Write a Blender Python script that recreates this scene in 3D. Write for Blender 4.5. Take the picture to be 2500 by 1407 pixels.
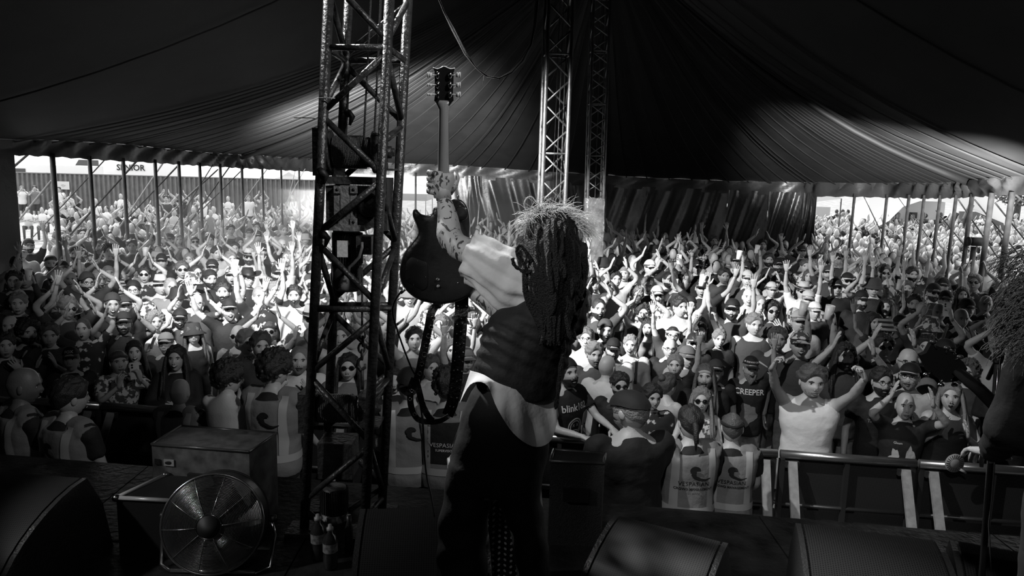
import bpy, bmesh, math, random
from mathutils import Vector, Matrix, noise
from mathutils.bvhtree import BVHTree
for o in list(bpy.data.objects): bpy.data.objects.remove(o, do_unlink=True)
sc = bpy.context.scene; COL = sc.collection
R = random.Random(7); PI = math.pi
V = Vector
# ------------------------------------------------------------------ camera
FPX = 1850.0; CAMZ = 3.3; HY = 409.0; ROLL = 0.026
pit = math.atan((703.5-HY)/FPX)
cF = V((0, math.cos(pit), -math.sin(pit))); cR0 = V((1, 0, 0)); cU0 = V((0, math.sin(pit), math.cos(pit)))
cR = cR0*math.cos(ROLL)+cU0*math.sin(ROLL); cU = cU0*math.cos(ROLL)-cR0*math.sin(ROLL)
CP = V((0, 0, CAMZ))
cam = bpy.data.cameras.new('camera'); co = bpy.data.objects.new('camera', cam); COL.objects.link(co)
co.matrix_world = Matrix(((cR.x, cU.x, -cF.x, 0), (cR.y, cU.y, -cF.y, 0), (cR.z, cU.z, -cF.z, CAMZ), (0, 0, 0, 1)))
cam.sensor_width = 36; cam.sensor_fit = 'HORIZONTAL'; cam.lens = 36*FPX/2500; cam.clip_end = 500; cam.clip_start = .05
sc.camera = co
# ------------------------------------------------------------------ world, lights, exposure
w = bpy.data.worlds.new('world'); sc.world = w; w.use_nodes = True
bg = w.node_tree.nodes['Background']; bg.inputs[0].default_value = (1, 1, 1, 1); bg.inputs[1].default_value = 1.8
sc.view_settings.view_transform = 'Standard'; sc.view_settings.look = 'None'
sc.view_settings.exposure = 0.0; sc.view_settings.gamma = 1.0; sc.view_settings.use_curve_mapping = False
def aim(o, loc, tgt):
    o.location = loc; o.rotation_euler = (V(tgt)-V(loc)).to_track_quat('-Z', 'Y').to_euler()
def sun(e, d, ang=1.0):
    l = bpy.data.lights.new('sun', 'SUN'); l.energy = e; l.angle = math.radians(ang)
    o = bpy.data.objects.new('sun', l); COL.objects.link(o); o.rotation_euler = V(d).to_track_quat('-Z', 'Y').to_euler()
def spot(name, e, loc, tgt, deg, blend=.5, size=.15):
    l = bpy.data.lights.new(name, 'SPOT'); l.energy = e; l.spot_size = math.radians(deg); l.spot_blend = blend; l.shadow_soft_size = size
    o = bpy.data.objects.new(name, l); COL.objects.link(o); aim(o, loc, tgt); return o
def area(name, e, loc, tgt, sx, sy):
    l = bpy.data.lights.new(name, 'AREA'); l.energy = e; l.shape = 'RECTANGLE'; l.size = sx; l.size_y = sy
    o = bpy.data.objects.new(name, l); COL.objects.link(o); aim(o, loc, tgt); return o
sun(5.0, (.55, -.62, -.62))
spot('stage_spot', 13500, (-4.2, 4.3, 6.2), (1.6, 10.2, 1.3), 34, 1., .12)      # front light on the middle and right of the crowd
spot('stage_spot', 1000, (-1.6, 3.6, 6.2), (2.5, 6.3, 1.1), 40, .7, .05)
spot('stage_spot', 560, (-.6, -1.2, 6.0), (2.1, 5.2, .9), 22, .8, .1)          # unseen lamp added to brighten the backs of the stewards in the pit
spot('stage_spot', 650, (2.6, .8, 6.2), (-2.6, 7.5, 1.2), 40, .9, .2)          # weaker front light on the left
spot('stage_spot', 10000, (-3.6, 3.6, 6.0), (-3.0, 12.6, 1.2), 44, .9, .3)
spot('roof_fill', 6500, (6.6, 9.8, 2.4), (7.3, 13.4, 3.9), 50, .3, .4)         # invisible lamp added for the bright patch on the right roof slope
spot('roof_fill', 8500, (-3.9, 14.0, 2.3), (-3.5, 17.8, 4.5), 80, .8, .5)       # unseen lamp added in place of bounced daylight on the left slope
spot('back_light', 1700, (-2.2, 5.2, 6.6), (.08, 2.78, 3.05), 22, .6, .08)            # rims the musician's hair and sleeve
spot('side_light', 250, (-2.6, .4, 4.6), (-.05, 2.75, 2.95), 17, .6, .1)
spot('mast_fill', 7000, (-3.4, 5.2, 6.0), (1.5, 13.5, 1.9), 15, .8, .1)          # added lamp, no visible source, to make the wrapped mast shine
spot('fan_fill', 110, (-3.6, 2.2, 3.6), (-1.25, 3.3, 1.8), 30, .6, .05)  # extra unseen lamp, added to put glints on the fan guard
spot('floor_light', 20, (-.8, -.6, 5.2), (-1.2, 3.6, 1.4), 60, .9, .3)
# ------------------------------------------------------------------ pixel helpers
def W(px, py, D):
    d = cF*FPX+cR*(px-1250)+cU*(703.5-py)
    return CP+d*(D/d.y)
def G(px, py, z):
    d = cF*FPX+cR*(px-1250)+cU*(703.5-py)
    return CP+d*((z-CAMZ)/d.z)
def yhor(px): return HY+ROLL*(px-1250)
def proj(p):
    q = V(p)-CP; f = q.dot(cF)
    return 1250+FPX*q.dot(cR)/f, 703.5-FPX*q.dot(cU)/f
# ------------------------------------------------------------------ materials
MATS = {}
def mat(name, c=.5, rough=.7, metal=0., spec=.5, noise_amt=0., nscale=20., bump=0., bscale=60., emit=0., kind=None, c2=None, alpha=1., thr=.5, trans=0., coord='Object'):
    if name in MATS: return MATS[name]
    m = bpy.data.materials.new(name); m.use_nodes = True; nt = m.node_tree; b = nt.nodes['Principled BSDF']
    def s(k, v):
        if k in b.inputs: b.inputs[k].default_value = v
    s('Base Color', (c, c, c, 1)); s('Roughness', rough); s('Metallic', metal); s('Specular IOR Level', spec); s('Alpha', alpha); s('Transmission Weight', trans)
    if emit: s('Emission Color', (1, 1, 1, 1)); s('Emission Strength', emit)
    tc = nt.nodes.new('ShaderNodeTexCoord')
    if noise_amt or kind:
        ramp = nt.nodes.new('ShaderNodeValToRGB')
        if kind in (None, 'noise', 'print'):
            t = nt.nodes.new('ShaderNodeTexNoise'); t.inputs['Scale'].default_value = nscale; t.inputs['Detail'].default_value = 6; out = t.outputs['Fac']
        elif kind == 'voronoi':
            t = nt.nodes.new('ShaderNodeTexVoronoi'); t.inputs['Scale'].default_value = nscale; out = t.outputs['Distance']
        elif kind == 'check':
            t = nt.nodes.new('ShaderNodeTexChecker'); t.inputs['Scale'].default_value = nscale; out = t.outputs['Fac']
        elif kind == 'stripe':
            t = nt.nodes.new('ShaderNodeTexWave'); t.bands_direction = 'Z'; t.inputs['Scale'].default_value = nscale; t.inputs['Distortion'].default_value = .4; out = t.outputs['Fac']
        elif kind == 'mesh':
            t = nt.nodes.new('ShaderNodeTexBrick'); out = None
        nt.links.new(tc.outputs[coord], t.inputs['Vector'])
        a = max(0, c-noise_amt); bb = c+noise_amt
        if c2 is not None: a, bb = c, c2
        e = ramp.color_ramp.elements
        if kind in ('print', 'voronoi', 'stripe'): e[0].position = thr-.02; e[1].position = thr+.02
        else: e[0].position = .3; e[1].position = .7
        e[0].color = (a, a, a, 1); e[1].color = (bb, bb, bb, 1)
        nt.links.new(out, ramp.inputs['Fac']); nt.links.new(ramp.outputs['Color'], b.inputs['Base Color'])
    if bump:
        n = nt.nodes.new('ShaderNodeTexNoise'); n.inputs['Scale'].default_value = bscale; n.inputs['Detail'].default_value = 4
        nt.links.new(tc.outputs[coord], n.inputs['Vector'])
        bp = nt.nodes.new('ShaderNodeBump'); bp.inputs['Strength'].default_value = bump; bp.inputs['Distance'].default_value = .02
        nt.links.new(n.outputs['Fac'], bp.inputs['Height']); nt.links.new(bp.outputs['Normal'], b.inputs['Normal'])
    MATS[name] = m; return m
def dots(name, dark, light, sc_, size=.28, rough=.6, metal=0.):
    """regular round dots of `light` on `dark` (perforated grille, polka dot cloth)"""
    if name in MATS: return MATS[name]
    m = bpy.data.materials.new(name); m.use_nodes = True; nt = m.node_tree; b = nt.nodes['Principled BSDF']
    b.inputs['Roughness'].default_value = rough; b.inputs['Metallic'].default_value = metal
    tc = nt.nodes.new('ShaderNodeTexCoord'); v = nt.nodes.new('ShaderNodeTexVoronoi'); v.inputs['Scale'].default_value = sc_; v.inputs['Randomness'].default_value = .0
    r = nt.nodes.new('ShaderNodeValToRGB'); r.color_ramp.elements[0].position = size; r.color_ramp.elements[1].position = size+.05
    r.color_ramp.elements[0].color = (light, light, light, 1); r.color_ramp.elements[1].color = (dark, dark, dark, 1)
    nt.links.new(tc.outputs['UV'], v.inputs['Vector']); nt.links.new(v.outputs['Distance'], r.inputs['Fac']); nt.links.new(r.outputs['Color'], b.inputs['Base Color'])
    MATS[name] = m; return m
SKIN = [mat('skin_%s' % k, c, .48, noise_amt=.03, nscale=9, bump=.12, bscale=90) for k, c in (('pale', .52), ('fair', .42), ('tan', .33), ('deep', .12))]
EYE = mat('eye_white', .75, .2); DARK = mat('dark_feature', .02, .5); LIP = mat('lip', .2, .4); TEETH = mat('teeth', .8, .3)
HAIRM = {'dark': mat('hair_dark', .02, .5, bump=.45, bscale=120), 'brown': mat('hair_brown', .08, .5, bump=.45, bscale=120), 'fair': mat('hair_fair', .20, .55, bump=.45, bscale=120), 'grey': mat('hair_grey', .26, .6, bump=.9, bscale=120)}
FAB = {'black': mat('cloth_black', .009, .8, bump=.4, bscale=14), 'dark': mat('cloth_charcoal', .04, .85, bump=.4, bscale=14), 'grey': mat('cloth_grey', .17, .85, bump=.4, bscale=14),
 'light': mat('cloth_light', .42, .85, bump=.4, bscale=14), 'white': mat('cloth_white', .72, .8, bump=.4, bscale=14),
 'print': mat('cloth_print', .015, .8, kind='print', nscale=11, c2=.5, thr=.57), 'floral': mat('cloth_floral', .06, .8, kind='print', nscale=22, c2=.6, thr=.5),
 'check': mat('cloth_check', .05, .85, kind='check', nscale=16, c2=.35), 'stripe': mat('cloth_stripe', .04, .85, kind='stripe', nscale=6, c2=.5)}
DENIM = mat('denim', .06, .85, noise_amt=.02, nscale=30)
BLACK = mat('matt_black', .012, .55); PLAST = mat('black_plastic', .02, .35); GLASSB = mat('dark_lens', .008, .08); STRAW = mat('straw', .45, .8, bump=.5, bscale=150)
CUPM = mat('white_cup', .85, .35); STEEL = mat('steel', .35, .3, 1., noise_amt=.08, nscale=30); CHROME = mat('chrome', .7, .15, 1.)
HIVIS = mat('hi_vis_cloth', .17, .75, bump=.5, bscale=12); REFL = mat('reflective_tape', .36, .4); INK = mat('black_ink', .01, .7); WINK = mat('white_ink', .6, .7)
# ------------------------------------------------------------------ mesh builder
class MB:
    def __init__(s): s.v = []; s.f = []; s.m = []; s.uv = None
    def add(s, vs, fs, mi=0):
        o = len(s.v); s.v += [V(a) for a in vs]; s.f += [tuple(i+o for i in f) for f in fs]; s.m += [mi]*len(fs); return s
    def grid(s, rows, closed=False, caps=(False, False), mi=0, flip=False):
        n = len(rows[0]); vs = [p for r in rows for p in r]; fs = []
        for i in range(len(rows)-1):
            for j in range(n if closed else n-1):
                k = (j+1) % n; q = (i*n+j, i*n+k, (i+1)*n+k, (i+1)*n+j); fs.append(q[::-1] if flip else q)
        if caps[0]: fs.append(tuple(range(n))[::-1] if not flip else tuple(range(n)))
        if caps[1]:
            t = tuple((len(rows)-1)*n+j for j in range(n)); fs.append(t if not flip else t[::-1])
        return s.add(vs, fs, mi)
    def tube(s, pts, rad, n=8, mi=0, caps=True, flat=1., ref=None):
        pts = [V(p) for p in pts]
        if not isinstance(rad, (list, tuple)): rad = [rad]*len(pts)
        rows = []; T0 = (pts[1]-pts[0]).normalized(); r0 = V(ref) if ref else (V((0, 0, 1)) if abs(T0.z) < .9 else V((1, 0, 0)))
        N = (r0-T0*r0.dot(T0)).normalized()
        for i, p in enumerate(pts):
            T = (pts[min(i+1, len(pts)-1)]-pts[max(i-1, 0)]).normalized()
            N = (N-T*N.dot(T)).normalized(); B = T.cross(N)
            rows.append([p+(N*math.cos(a)*rad[i]*flat+B*math.sin(a)*rad[i]) for a in (2*PI*j/n for j in range(n))])
        return s.grid(rows, True, (caps, caps), mi)
    def ell(s, c, r, M=None, nu=10, nv=8, mi=0):
        rows = []
        for i in range(nv+1):
            t = PI*i/nv; t = max(.02, min(PI-.02, t))
            rows.append([])
            for j in range(nu):
                a = 2*PI*j/nu; p = V((math.sin(t)*math.cos(a)*r[0], math.sin(t)*math.sin(a)*r[1], math.cos(t)*r[2]))
                if M: p = M @ p
                rows[-1].append(V(c)+p)
        return s.grid(rows, True, (True, True), mi, flip=True)
    def box(s, c, d, M=None, mi=0):
        vs = []
        for x in (-.5, .5):
            for y in (-.5, .5):
                for z in (-.5, .5):
                    p = V((x*d[0], y*d[1], z*d[2])); vs.append(V(c)+(M @ p if M else p))
        return s.add(vs, [(0, 1, 3, 2), (4, 6, 7, 5), (0, 4, 5, 1), (2, 3, 7, 6), (0, 2, 6, 4), (1, 5, 7, 3)], mi)
    def lathe(s, c, prof, n=20, axis=None, mi=0, caps=True):
        c = V(c); ax = (V(axis) if axis else V((0, 0, 1))).normalized(); q = V((0, 0, 1)).rotation_difference(ax).to_matrix()
        return s.grid([[c+q @ V((r*math.cos(2*PI*j/n), r*math.sin(2*PI*j/n), h)) for j in range(n)] for r, h in prof], True, (caps, caps), mi)
    def prism(s, poly, vec, mi=0):
        n = len(poly); poly = [V(p) for p in poly]; vec = V(vec)
        return s.add(poly+[p+vec for p in poly], [tuple(range(n))[::-1], tuple(range(n, 2*n))]+[(i, (i+1) % n, n+(i+1) % n, n+i) for i in range(n)], mi)
    def mesh(s, name, smooth=True):
        me = bpy.data.meshes.new(name); me.from_pydata(s.v, [], s.f); me.polygons.foreach_set('material_index', s.m)
        if smooth: me.polygons.foreach_set('use_smooth', [True]*len(s.f))
        me.update(); return me
def norm_fix(me):
    bm = bmesh.new(); bm.from_mesh(me); bmesh.ops.recalc_face_normals(bm, faces=bm.faces); bm.to_mesh(me); bm.free()
def ob(name, me, mats=None, parent=None, smooth=True, fix=True, autosm=False):
    if isinstance(me, MB):
        me = me.mesh(name, smooth)
        if fix: norm_fix(me)
    o = bpy.data.objects.new(name, me); COL.objects.link(o)
    if mats is not None and len(me.materials) == 0:
        for m in (mats if isinstance(mats, (list, tuple)) else [mats]): me.materials.append(m)
    if parent: o.parent = parent
    return o
def tag(o, label=None, cat=None, group=None, kind=None):
    if label: o['label'] = label
    if cat: o['category'] = cat
    if group: o['group'] = group
    if kind: o['kind'] = kind
    return o
def empty(name, loc=(0, 0, 0), rz=0, **k):
    o = bpy.data.objects.new(name, None); COL.objects.link(o); o.location = loc; o.rotation_euler = (0, 0, rz); o.empty_display_size = .1
    return tag(o, **k)
def rebase(root, loc):
    """move an Empty to `loc` after its world-space children were made, keeping them where they stand"""
    root.location = loc
    for ch in root.children: ch.location = ch.location-V(loc)
TS = bpy.data.scenes.new('tmp')
def tsdg():
    with bpy.context.temp_override(scene=TS, view_layer=TS.view_layers[0]): dg = bpy.context.evaluated_depsgraph_get()
    dg.update(); return dg
def remesh(mb, vox, smooth_it=3, name='m'):
    me = mb.mesh('tmp'); norm_fix(me); o = bpy.data.objects.new('tmp', me); TS.collection.objects.link(o)
    m = o.modifiers.new('r', 'REMESH'); m.mode = 'VOXEL'; m.voxel_size = vox
    if smooth_it:
        s = o.modifiers.new('s', 'SMOOTH'); s.iterations = smooth_it; s.factor = .5
    dg = tsdg()
    out = bpy.data.meshes.new_from_object(o.evaluated_get(dg), depsgraph=dg); bpy.data.objects.remove(o); bpy.data.meshes.remove(me)
    out.name = name; out.materials.clear()
    out.polygons.foreach_set('use_smooth', [True]*len(out.polygons)); return out
def joinm(name, meshes, mis):
    """append meshes (Mesh or MB) into one Mesh; mis = material offset or None to keep"""
    vs, fs, ms = [], [], []
    for me, mi in zip(meshes, mis):
        o = len(vs)
        if isinstance(me, MB): vs += me.v; fs += [tuple(i+o for i in f) for f in me.f]; ms += [m+(mi or 0) for m in me.m]
        else:
            vs += [v.co.copy() for v in me.vertices]; fs += [tuple(i+o for i in p.vertices) for p in me.polygons]; ms += [mi or 0]*len(me.polygons)
    me = bpy.data.meshes.new(name); me.from_pydata(vs, [], fs); me.polygons.foreach_set('material_index', ms)
    me.polygons.foreach_set('use_smooth', [True]*len(fs)); me.update(); return me
def text_mesh(txt, size, bold=False, align='CENTER', extr=0.0):
    c = bpy.data.curves.new('t', 'FONT'); c.body = txt; c.size = size; c.align_x = align; c.align_y = 'CENTER'; c.extrude = extr; c.resolution_u = 2
    if bold: c.offset = size*.018
    o = bpy.data.objects.new('t', c); TS.collection.objects.link(o); dg = tsdg()
    me = bpy.data.meshes.new_from_object(o.evaluated_get(dg), depsgraph=dg); bpy.data.objects.remove(o); bpy.data.curves.remove(c); me.materials.clear()
    bm = bmesh.new(); bm.from_mesh(me); bmesh.ops.triangulate(bm, faces=bm.faces)
    for _ in range(2): bmesh.ops.subdivide_edges(bm, edges=[e for e in bm.edges if e.calc_length() > .022], cuts=1)
    bmesh.ops.triangulate(bm, faces=bm.faces); bm.to_mesh(me); bm.free(); return me
def bvh(me): return BVHTree.FromPolygons([v.co.copy() for v in me.vertices], [tuple(p.vertices) for p in me.polygons])
def wrap(me, tree, origin, sx, d, off=.004, up=V((0, 0, 1)), rot=0., default=None):
    """lay a flat XY mesh onto a surface: local x -> sx axis, y -> up; cast along d"""
    d = V(d).normalized(); sx = V(sx); cr, sr = math.cos(rot), math.sin(rot); last = None
    for v in me.vertices:
        x = v.co.x*cr-v.co.y*sr; y = v.co.x*sr+v.co.y*cr
        p = V(origin)+sx*x+up*y; h = tree.ray_cast(p-d*.6, d)
        if h[0] is not None: last = h[0]; v.co = h[0]-d*off
        else: v.co = (p+d*((last-p).dot(d)) if last else p)-d*off
    me.update(); return me
def gridmesh(poly_rows):
    mb = MB(); mb.grid(poly_rows); return mb.mesh('g')
def rect(w, h, nx=8, ny=8, cx=0, cy=0):
    return gridmesh([[V((cx-w/2+w*i/nx, cy-h/2+h*j/ny, 0)) for i in range(nx+1)] for j in range(ny+1)])
def polym(pts, div=0):
    me = bpy.data.meshes.new('p'); me.from_pydata([V((x, y, 0)) for x, y in pts], [], [tuple(range(len(pts)))]); me.update(); return me
# ================================================================== people
def gs(x, s): return math.exp(-(x/s)**2)
def hp(th, ph, t=0., wid=1., feat=1.):
    """point on the head (local: face towards -y, centre at eye line +); t = extra thickness"""
    st, ct = math.sin(th), math.cos(th); sx, cy = math.sin(ph), math.cos(ph)
    st = st**.82; x = .0765*st*math.copysign(abs(sx)**.9, sx); y = -.096*st*cy; z = .119*math.copysign(abs(ct)**.95, ct)
    if z < 0:
        k = (-z/.119)**2.0; x *= 1-.34*k; y *= (1-.10*k if y < 0 else 1-.35*k)
    elif y > 0: y *= 1.06
    if y < -.078: y = -.078-(-.078-y)*.75
    if feat and cy > 0:
        front = cy**.5*feat
        y -= .023*gs(x, .010+.006*min(1, max(0, (.03-z)/.07)))*gs(z+.024, .018)*front+.010*gs(x, .008)*gs(z-.002, .022)*front
        y += .010*(gs(x-.031, .016)+gs(x+.031, .016))*gs(z-.004, .013)*front
        y -= .006*gs(abs(x)-.028, .024)*gs(z-.027, .009)*front
        y -= .006*(gs(z+.060, .006)+gs(z+.072, .006))*gs(x, .022)*front-.004*gs(z+.066, .003)*gs(x, .024)*front
        y -= .009*gs(x, .022)*gs(z+.100, .014)*front; y += .006*gs(z+.084, .006)*gs(x, .03)*front
        y -= .005*(gs(x-.045, .016)+gs(x+.045, .016))*gs(z+.028, .018)*front
    p = V((x*wid, y, z))
    if t: p += V((sx*st, -cy*st, ct)).normalized()*t
    return p
def head_mb(face='neutral', n=36, m=30, wid=1.):
    mb = MB(); rows = []
    for i in range(m+1):
        th = max(.03, min(PI-.03, PI*i/m)); rows.append([hp(th, 2*PI*j/n-PI, 0, wid) for j in range(n)])
    mb.grid(rows, True, (True, True), 0, flip=True)
    for s in (-1, 1):
        mb.ell((s*.031, -.073, .005), (.0125, .010, .0062 if face == 'neutral' else .0048), nu=10, nv=6, mi=1)
        mb.ell((s*.031, -.0805, .005), (.0062, .0035, .0062), nu=8, nv=6, mi=2)
        mb.tube([(s*.013, -.089, .021), (s*.03, -.090, .0255), (s*.049, -.078, .020)], [.0034, .0046, .0022], 6, 2)
        mb.tube([(s*.018, -.0835, .011), (s*.031, -.0845, .0145), (s*.045, -.076, .010)], [.0018, .0024, .0018], 5, 2)
        mb.ell((s*.0775*wid, .006, -.006), (.010, .019, .031), Matrix.Rotation(s*.25, 3, 'Z'), 10, 6, 0)
        mb.ell((s*.008, -.1, -.038), (.006, .007, .005), nu=8, nv=5, mi=0)
        mb.ell((s*.007, -.101, -.0425), (.0032, .003, .002), nu=6, nv=4, mi=2)
    if face == 'smile':
        mb.tube([(-.027, -.081, -.056), (-.012, -.091, -.065), (0, -.093, -.067), (.012, -.091, -.065), (.027, -.081, -.056)], [.003, .0075, .0085, .0075, .003], 8, 2, flat=.9)
        mb.tube([(-.021, -.087, -.058), (0, -.0985, -.0635), (.021, -.087, -.058)], [.002, .005, .002], 6, 4)
    elif face == 'open':
        mb.ell((0, -.088, -.068), (.017, .010, .015), nu=10, nv=6, mi=2); mb.ell((0, -.094, -.059), (.012, .005, .003), nu=8, nv=4, mi=4)
    else:
        mb.tube([(-.024, -.084, -.066), (0, -.094, -.066), (.024, -.084, -.066)], [.0015, .002, .0015], 5, 2)
        mb.tube([(-.018, -.087, -.072), (0, -.096, -.0735), (.018, -.087, -.072)], [.003, .005, .003], 6, 3)
    return mb
def hand_mb(mb, wrist, hd, pn, side, curl=.15, spread=.12, n=6, L=1.0, thumb=1.):
    """palm + four fingers + thumb; hd = direction of the fingers, pn = palm normal, side = thumb side sign"""
    hd = V(hd).normalized(); pn = V(pn); pn = (pn-hd*pn.dot(hd)).normalized(); sd = hd.cross(pn)*-side; ax = hd.cross(pn)
    w0 = V(wrist)
    rows = []
    for t, hw, ht in ((-.02, .024, .019), (.015, .030, .018), (.05, .040, .016), (.085, .042, .013), (.10, .040, .010)):
        c = w0+hd*t*L; rows.append([c+sd*math.cos(a)*hw*L+pn*math.sin(a)*ht*L for a in (2*PI*j/8 for j in range(8))])
    mb.grid(rows, True, (True, True))
    for k, (o, ln) in enumerate(((.031, .072), (.011, .082), (-.010, .077), (-.030, .060))):
        a = spread*(1.5-k)/1.5; d = (hd+sd*a).normalized(); p = w0+hd*.09*L+sd*o*L; pts = [p-hd*.02*L, p]; c = curl*(1+.25*math.sin(k*2.1+wrist[0]*30))
        for q, fr in enumerate((.42, .33, .25)):
            d = (Matrix.Rotation(c*(1.2 if q else .7), 3, ax) @ d).normalized(); pts.append(pts[-1]+d*ln*fr*L)
        mb.tube(pts, [.0095*L, .0095*L, .0088*L, .0078*L, .0055*L], n)
    d = (hd*.55+sd*.85*thumb+pn*.15).normalized(); p = w0+hd*.02*L+sd*.02*L; d2 = (hd*.85+sd*.45*thumb+pn*.15).normalized()
    mb.tube([p, p+d*.035*L, p+d*.035*L+d2*.032*L, p+d*.035*L+d2*.058*L], [.014*L, .013*L, .0105*L, .007*L], n)
POSES = {  # right arm, left arm: (upper dir, fore dir, hand dir, palm normal, curl)
 'down': [((.22, .05, -1), (.08, -.3, -1), (0, -.25, -1), (-1, 0, 0), .3)]*2,
 'chest': [((.30, -.55, -.8), (-.75, -.5, .75), (-.25, -.35, 1), (-1, -.1, 0), .12)]*2,
 'high': [((.50, -.28, .80), (-.95, -.22, .85), (-.32, -.1, 1), (-1, -.1, 0), .08)]*2,
 'clapup': [((.42, -.62, .35), (-.72, -.35, .95), (-.2, -.15, 1), (-1, -.1, 0), .1)]*2,
 'up': [((.22, -.32, .9), (.02, -.22, 1), (.05, -.1, 1), (0, -1, .1), .1)]*2,
 'vee': [((.62, -.22, .72), (.30, -.2, .95), (.15, -.1, 1), (0, -1, .1), .12)]*2,
 'one': [((.28, -.35, .9), (-.05, -.2, 1), (0, -.1, 1), (0, -1, .1), .1), ((.22, .05, -1), (.08, -.3, -1), (0, -.25, -1), (-1, 0, 0), .3)],
 'fist': [((.35, -.3, .85), (.1, -.25, 1), (0, -.15, 1), (0, -1, .1), 1.4), ((.22, .05, -1), (.08, -.3, -1), (0, -.25, -1), (-1, 0, 0), .3)],
 'phone': [((.25, -.8, -.42), (-.62, -.45, .8), (-.2, 0, 1), (-.8, .5, 0), .75)]*2,
 'phonehigh': [((.45, -.45, .68), (-.72, -.35, .85), (-.25, 0, 1), (-.8, .5, 0), .75)]*2,
 'cup': [((.35, -.45, .75), (-.1, -.3, 1), (-.3, -.1, .9), (-.8, -.5, 0), .85), ((.22, .05, -1), (.08, -.3, -1), (0, -.25, -1), (-1, 0, 0), .3)],
 'sip': [((.30, -.5, -.8), (-.35, -.75, .6), (-.3, -.3, .8), (-1, -.1, 0), .8), ((.22, .05, -1), (.08, -.3, -1), (0, -.25, -1), (-1, 0, 0), .3)],
 'rail': [((.20, -.62, -.8), (-.35, -.95, -.1), (-.3, -.9, -.25), (0, -.2, -1), .5)]*2,
 'cross': [((.25, -.35, -.9), (-.85, -.55, .15), (-.9, -.1, .2), (0, .6, -1), .4)]*2,
 'thumbs': [((.20, -.78, .58), (.10, -.52, .82), (-.35, -.2, .9), (-.9, -.3, .2), 1.35)]*2,
 'face': [((.28, -.62, -.55), (-.78, -.2, .85), (-.55, 0, .8), (0, 1, .1), .25), ((.32, -.6, -.6), (-.35, -.5, .9), (-.1, -.3, 1), (-1, 0, 0), .1)],
 'back': [((.10, -.25, -1), (-.1, -.75, -.5), (-.1, -.9, -.2), (0, -.2, -1), .4)]*2,
}
def arms(pose, rnd, fem=False, jit=.10):
    out = []
    for k, s in ((0, 1), (1, -1)):
        ud, fd, hd, pn, curl = POSES[pose][k]
        j = lambda v, a=jit: V((s*(v[0]+rnd.uniform(-a, a)), v[1]+rnd.uniform(-a, a), v[2]+rnd.uniform(-a, a))).normalized()
        ud = j(ud); fd = j(fd); hd = j(hd, jit*.7); pn = V((s*pn[0], pn[1], pn[2]))
        up = max(0, ud.z); sw = .170 if fem else .200
        S = V((s*(sw-.02*up), .0, 1.415+.035*up)); E = S+ud*.285; Wr = E+fd*.25
        out.append((S, E, Wr, hd, pn, curl, s))
    return out
TORSO = [(.80, .10, .09, 0), (.86, .165, .115, 0), (.95, .175, .125, .005), (1.06, .162, .118, 0), (1.16, .165, .118, -.005), (1.28, .188, .125, -.005), (1.37, .195, .115, 0), (1.43, .165, .09, .005), (1.475, .09, .068, .008), (1.50, .06, .055, .005)]
def torso_rows(inf=0., z0=0., z1=9., fem=False, n=18):
    rows = []
    for z, rx, ry, cy in TORSO:
        if z < z0 or z > z1: continue
        if fem:
            if z > 1.2: rx *= .92
            if 1.0 < z < 1.2: rx *= .88
            if .85 < z < 1: rx *= 1.04
        rows.append([V(((rx+inf)*math.copysign(abs(math.cos(a))**.85, math.cos(a)), cy+(ry+inf)*math.sin(a), z)) for a in (2*PI*j/n for j in range(n))])
    return rows
def bust(mb, inf=0.):
    for s in (-1, 1): mb.ell((s*.072, -.085, 1.275), (.068+inf, .062+inf, .062+inf), nu=12, nv=8)
LEG = [((.088, 0, .90), .090), ((.095, -.008, .70), .078), ((.098, -.012, .50), .054), ((.10, .008, .36), .056), ((.10, .01, .10), .036), ((.10, .005, .05), .034)]
def body_mesh(pose, seed, fem, face, tilt, fine=.019):
    rnd = random.Random(seed*31+hash_s(pose)); A = arms(pose, rnd, fem); mb = MB()
    mb.grid(torso_rows(fem=fem), True, (True, True)); mb.tube([(0, .012, 1.42), (0, .0, 1.50), (0, -.01, 1.58)], [.062, .054, .052], 12)
    if fem: bust(mb)
    for S, E, Wr, hd, pn, c, s in A:
        mb.ell(S-V((s*.02, 0, .005)), (.065, .06, .065)); mb.tube([S-(E-S)*.25-V((s*.03, 0, .03)), S, S.lerp(E, .45), E], [.05, .053, .045, .037] if not fem else [.045, .045, .037, .031], 12)
        mb.tube([E, E.lerp(Wr, .3), Wr, Wr+hd*.02], [.038, .039, .027, .025] if not fem else [.032, .033, .022, .021], 12)
        mb.tube([(s*p[0], p[1], p[2]) for p, r in LEG], [r for p, r in LEG], 12)
        mb.tube([(s*.10, .03, .045), (s*.105, -.06, .04), (s*.11, -.15, .025)], [.038, .038, .024], 10)
    main = remesh(mb, fine, 3)
    hands = MB()
    for S, E, Wr, hd, pn, c, s in A: hand_mb(hands, Wr, hd, pn, s, c, .10+.1*rnd.random())
    M = Matrix.Translation((0, -.026, 1.625)) @ Matrix.Rotation(tilt[1], 4, 'Z') @ Matrix.Rotation(tilt[0], 4, 'X') @ Matrix.Rotation(tilt[2], 4, 'Y') @ Matrix.Scale(1.07, 4)
    h = head_mb(face, wid=.94 if fem else 1.); h.v = [M @ v for v in h.v]
    me = joinm('person_body', [main, hands, h], [0, 0, 0]); norm_fix(me)
    for m in (SKIN[0], EYE, DARK, LIP, TEETH): me.materials.append(m)
    return me, A, M
def hash_s(s): return sum(ord(c)*(i+1) for i, c in enumerate(s))
def disp(me, fn):
    C_ = [v.co.copy() for v in me.vertices]; N_ = [v.normal.copy() for v in me.vertices]; out = []
    for c, n in zip(C_, N_): out += list(c+n*fn(c))
    me.vertices.foreach_set('co', out); me.update()
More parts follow.
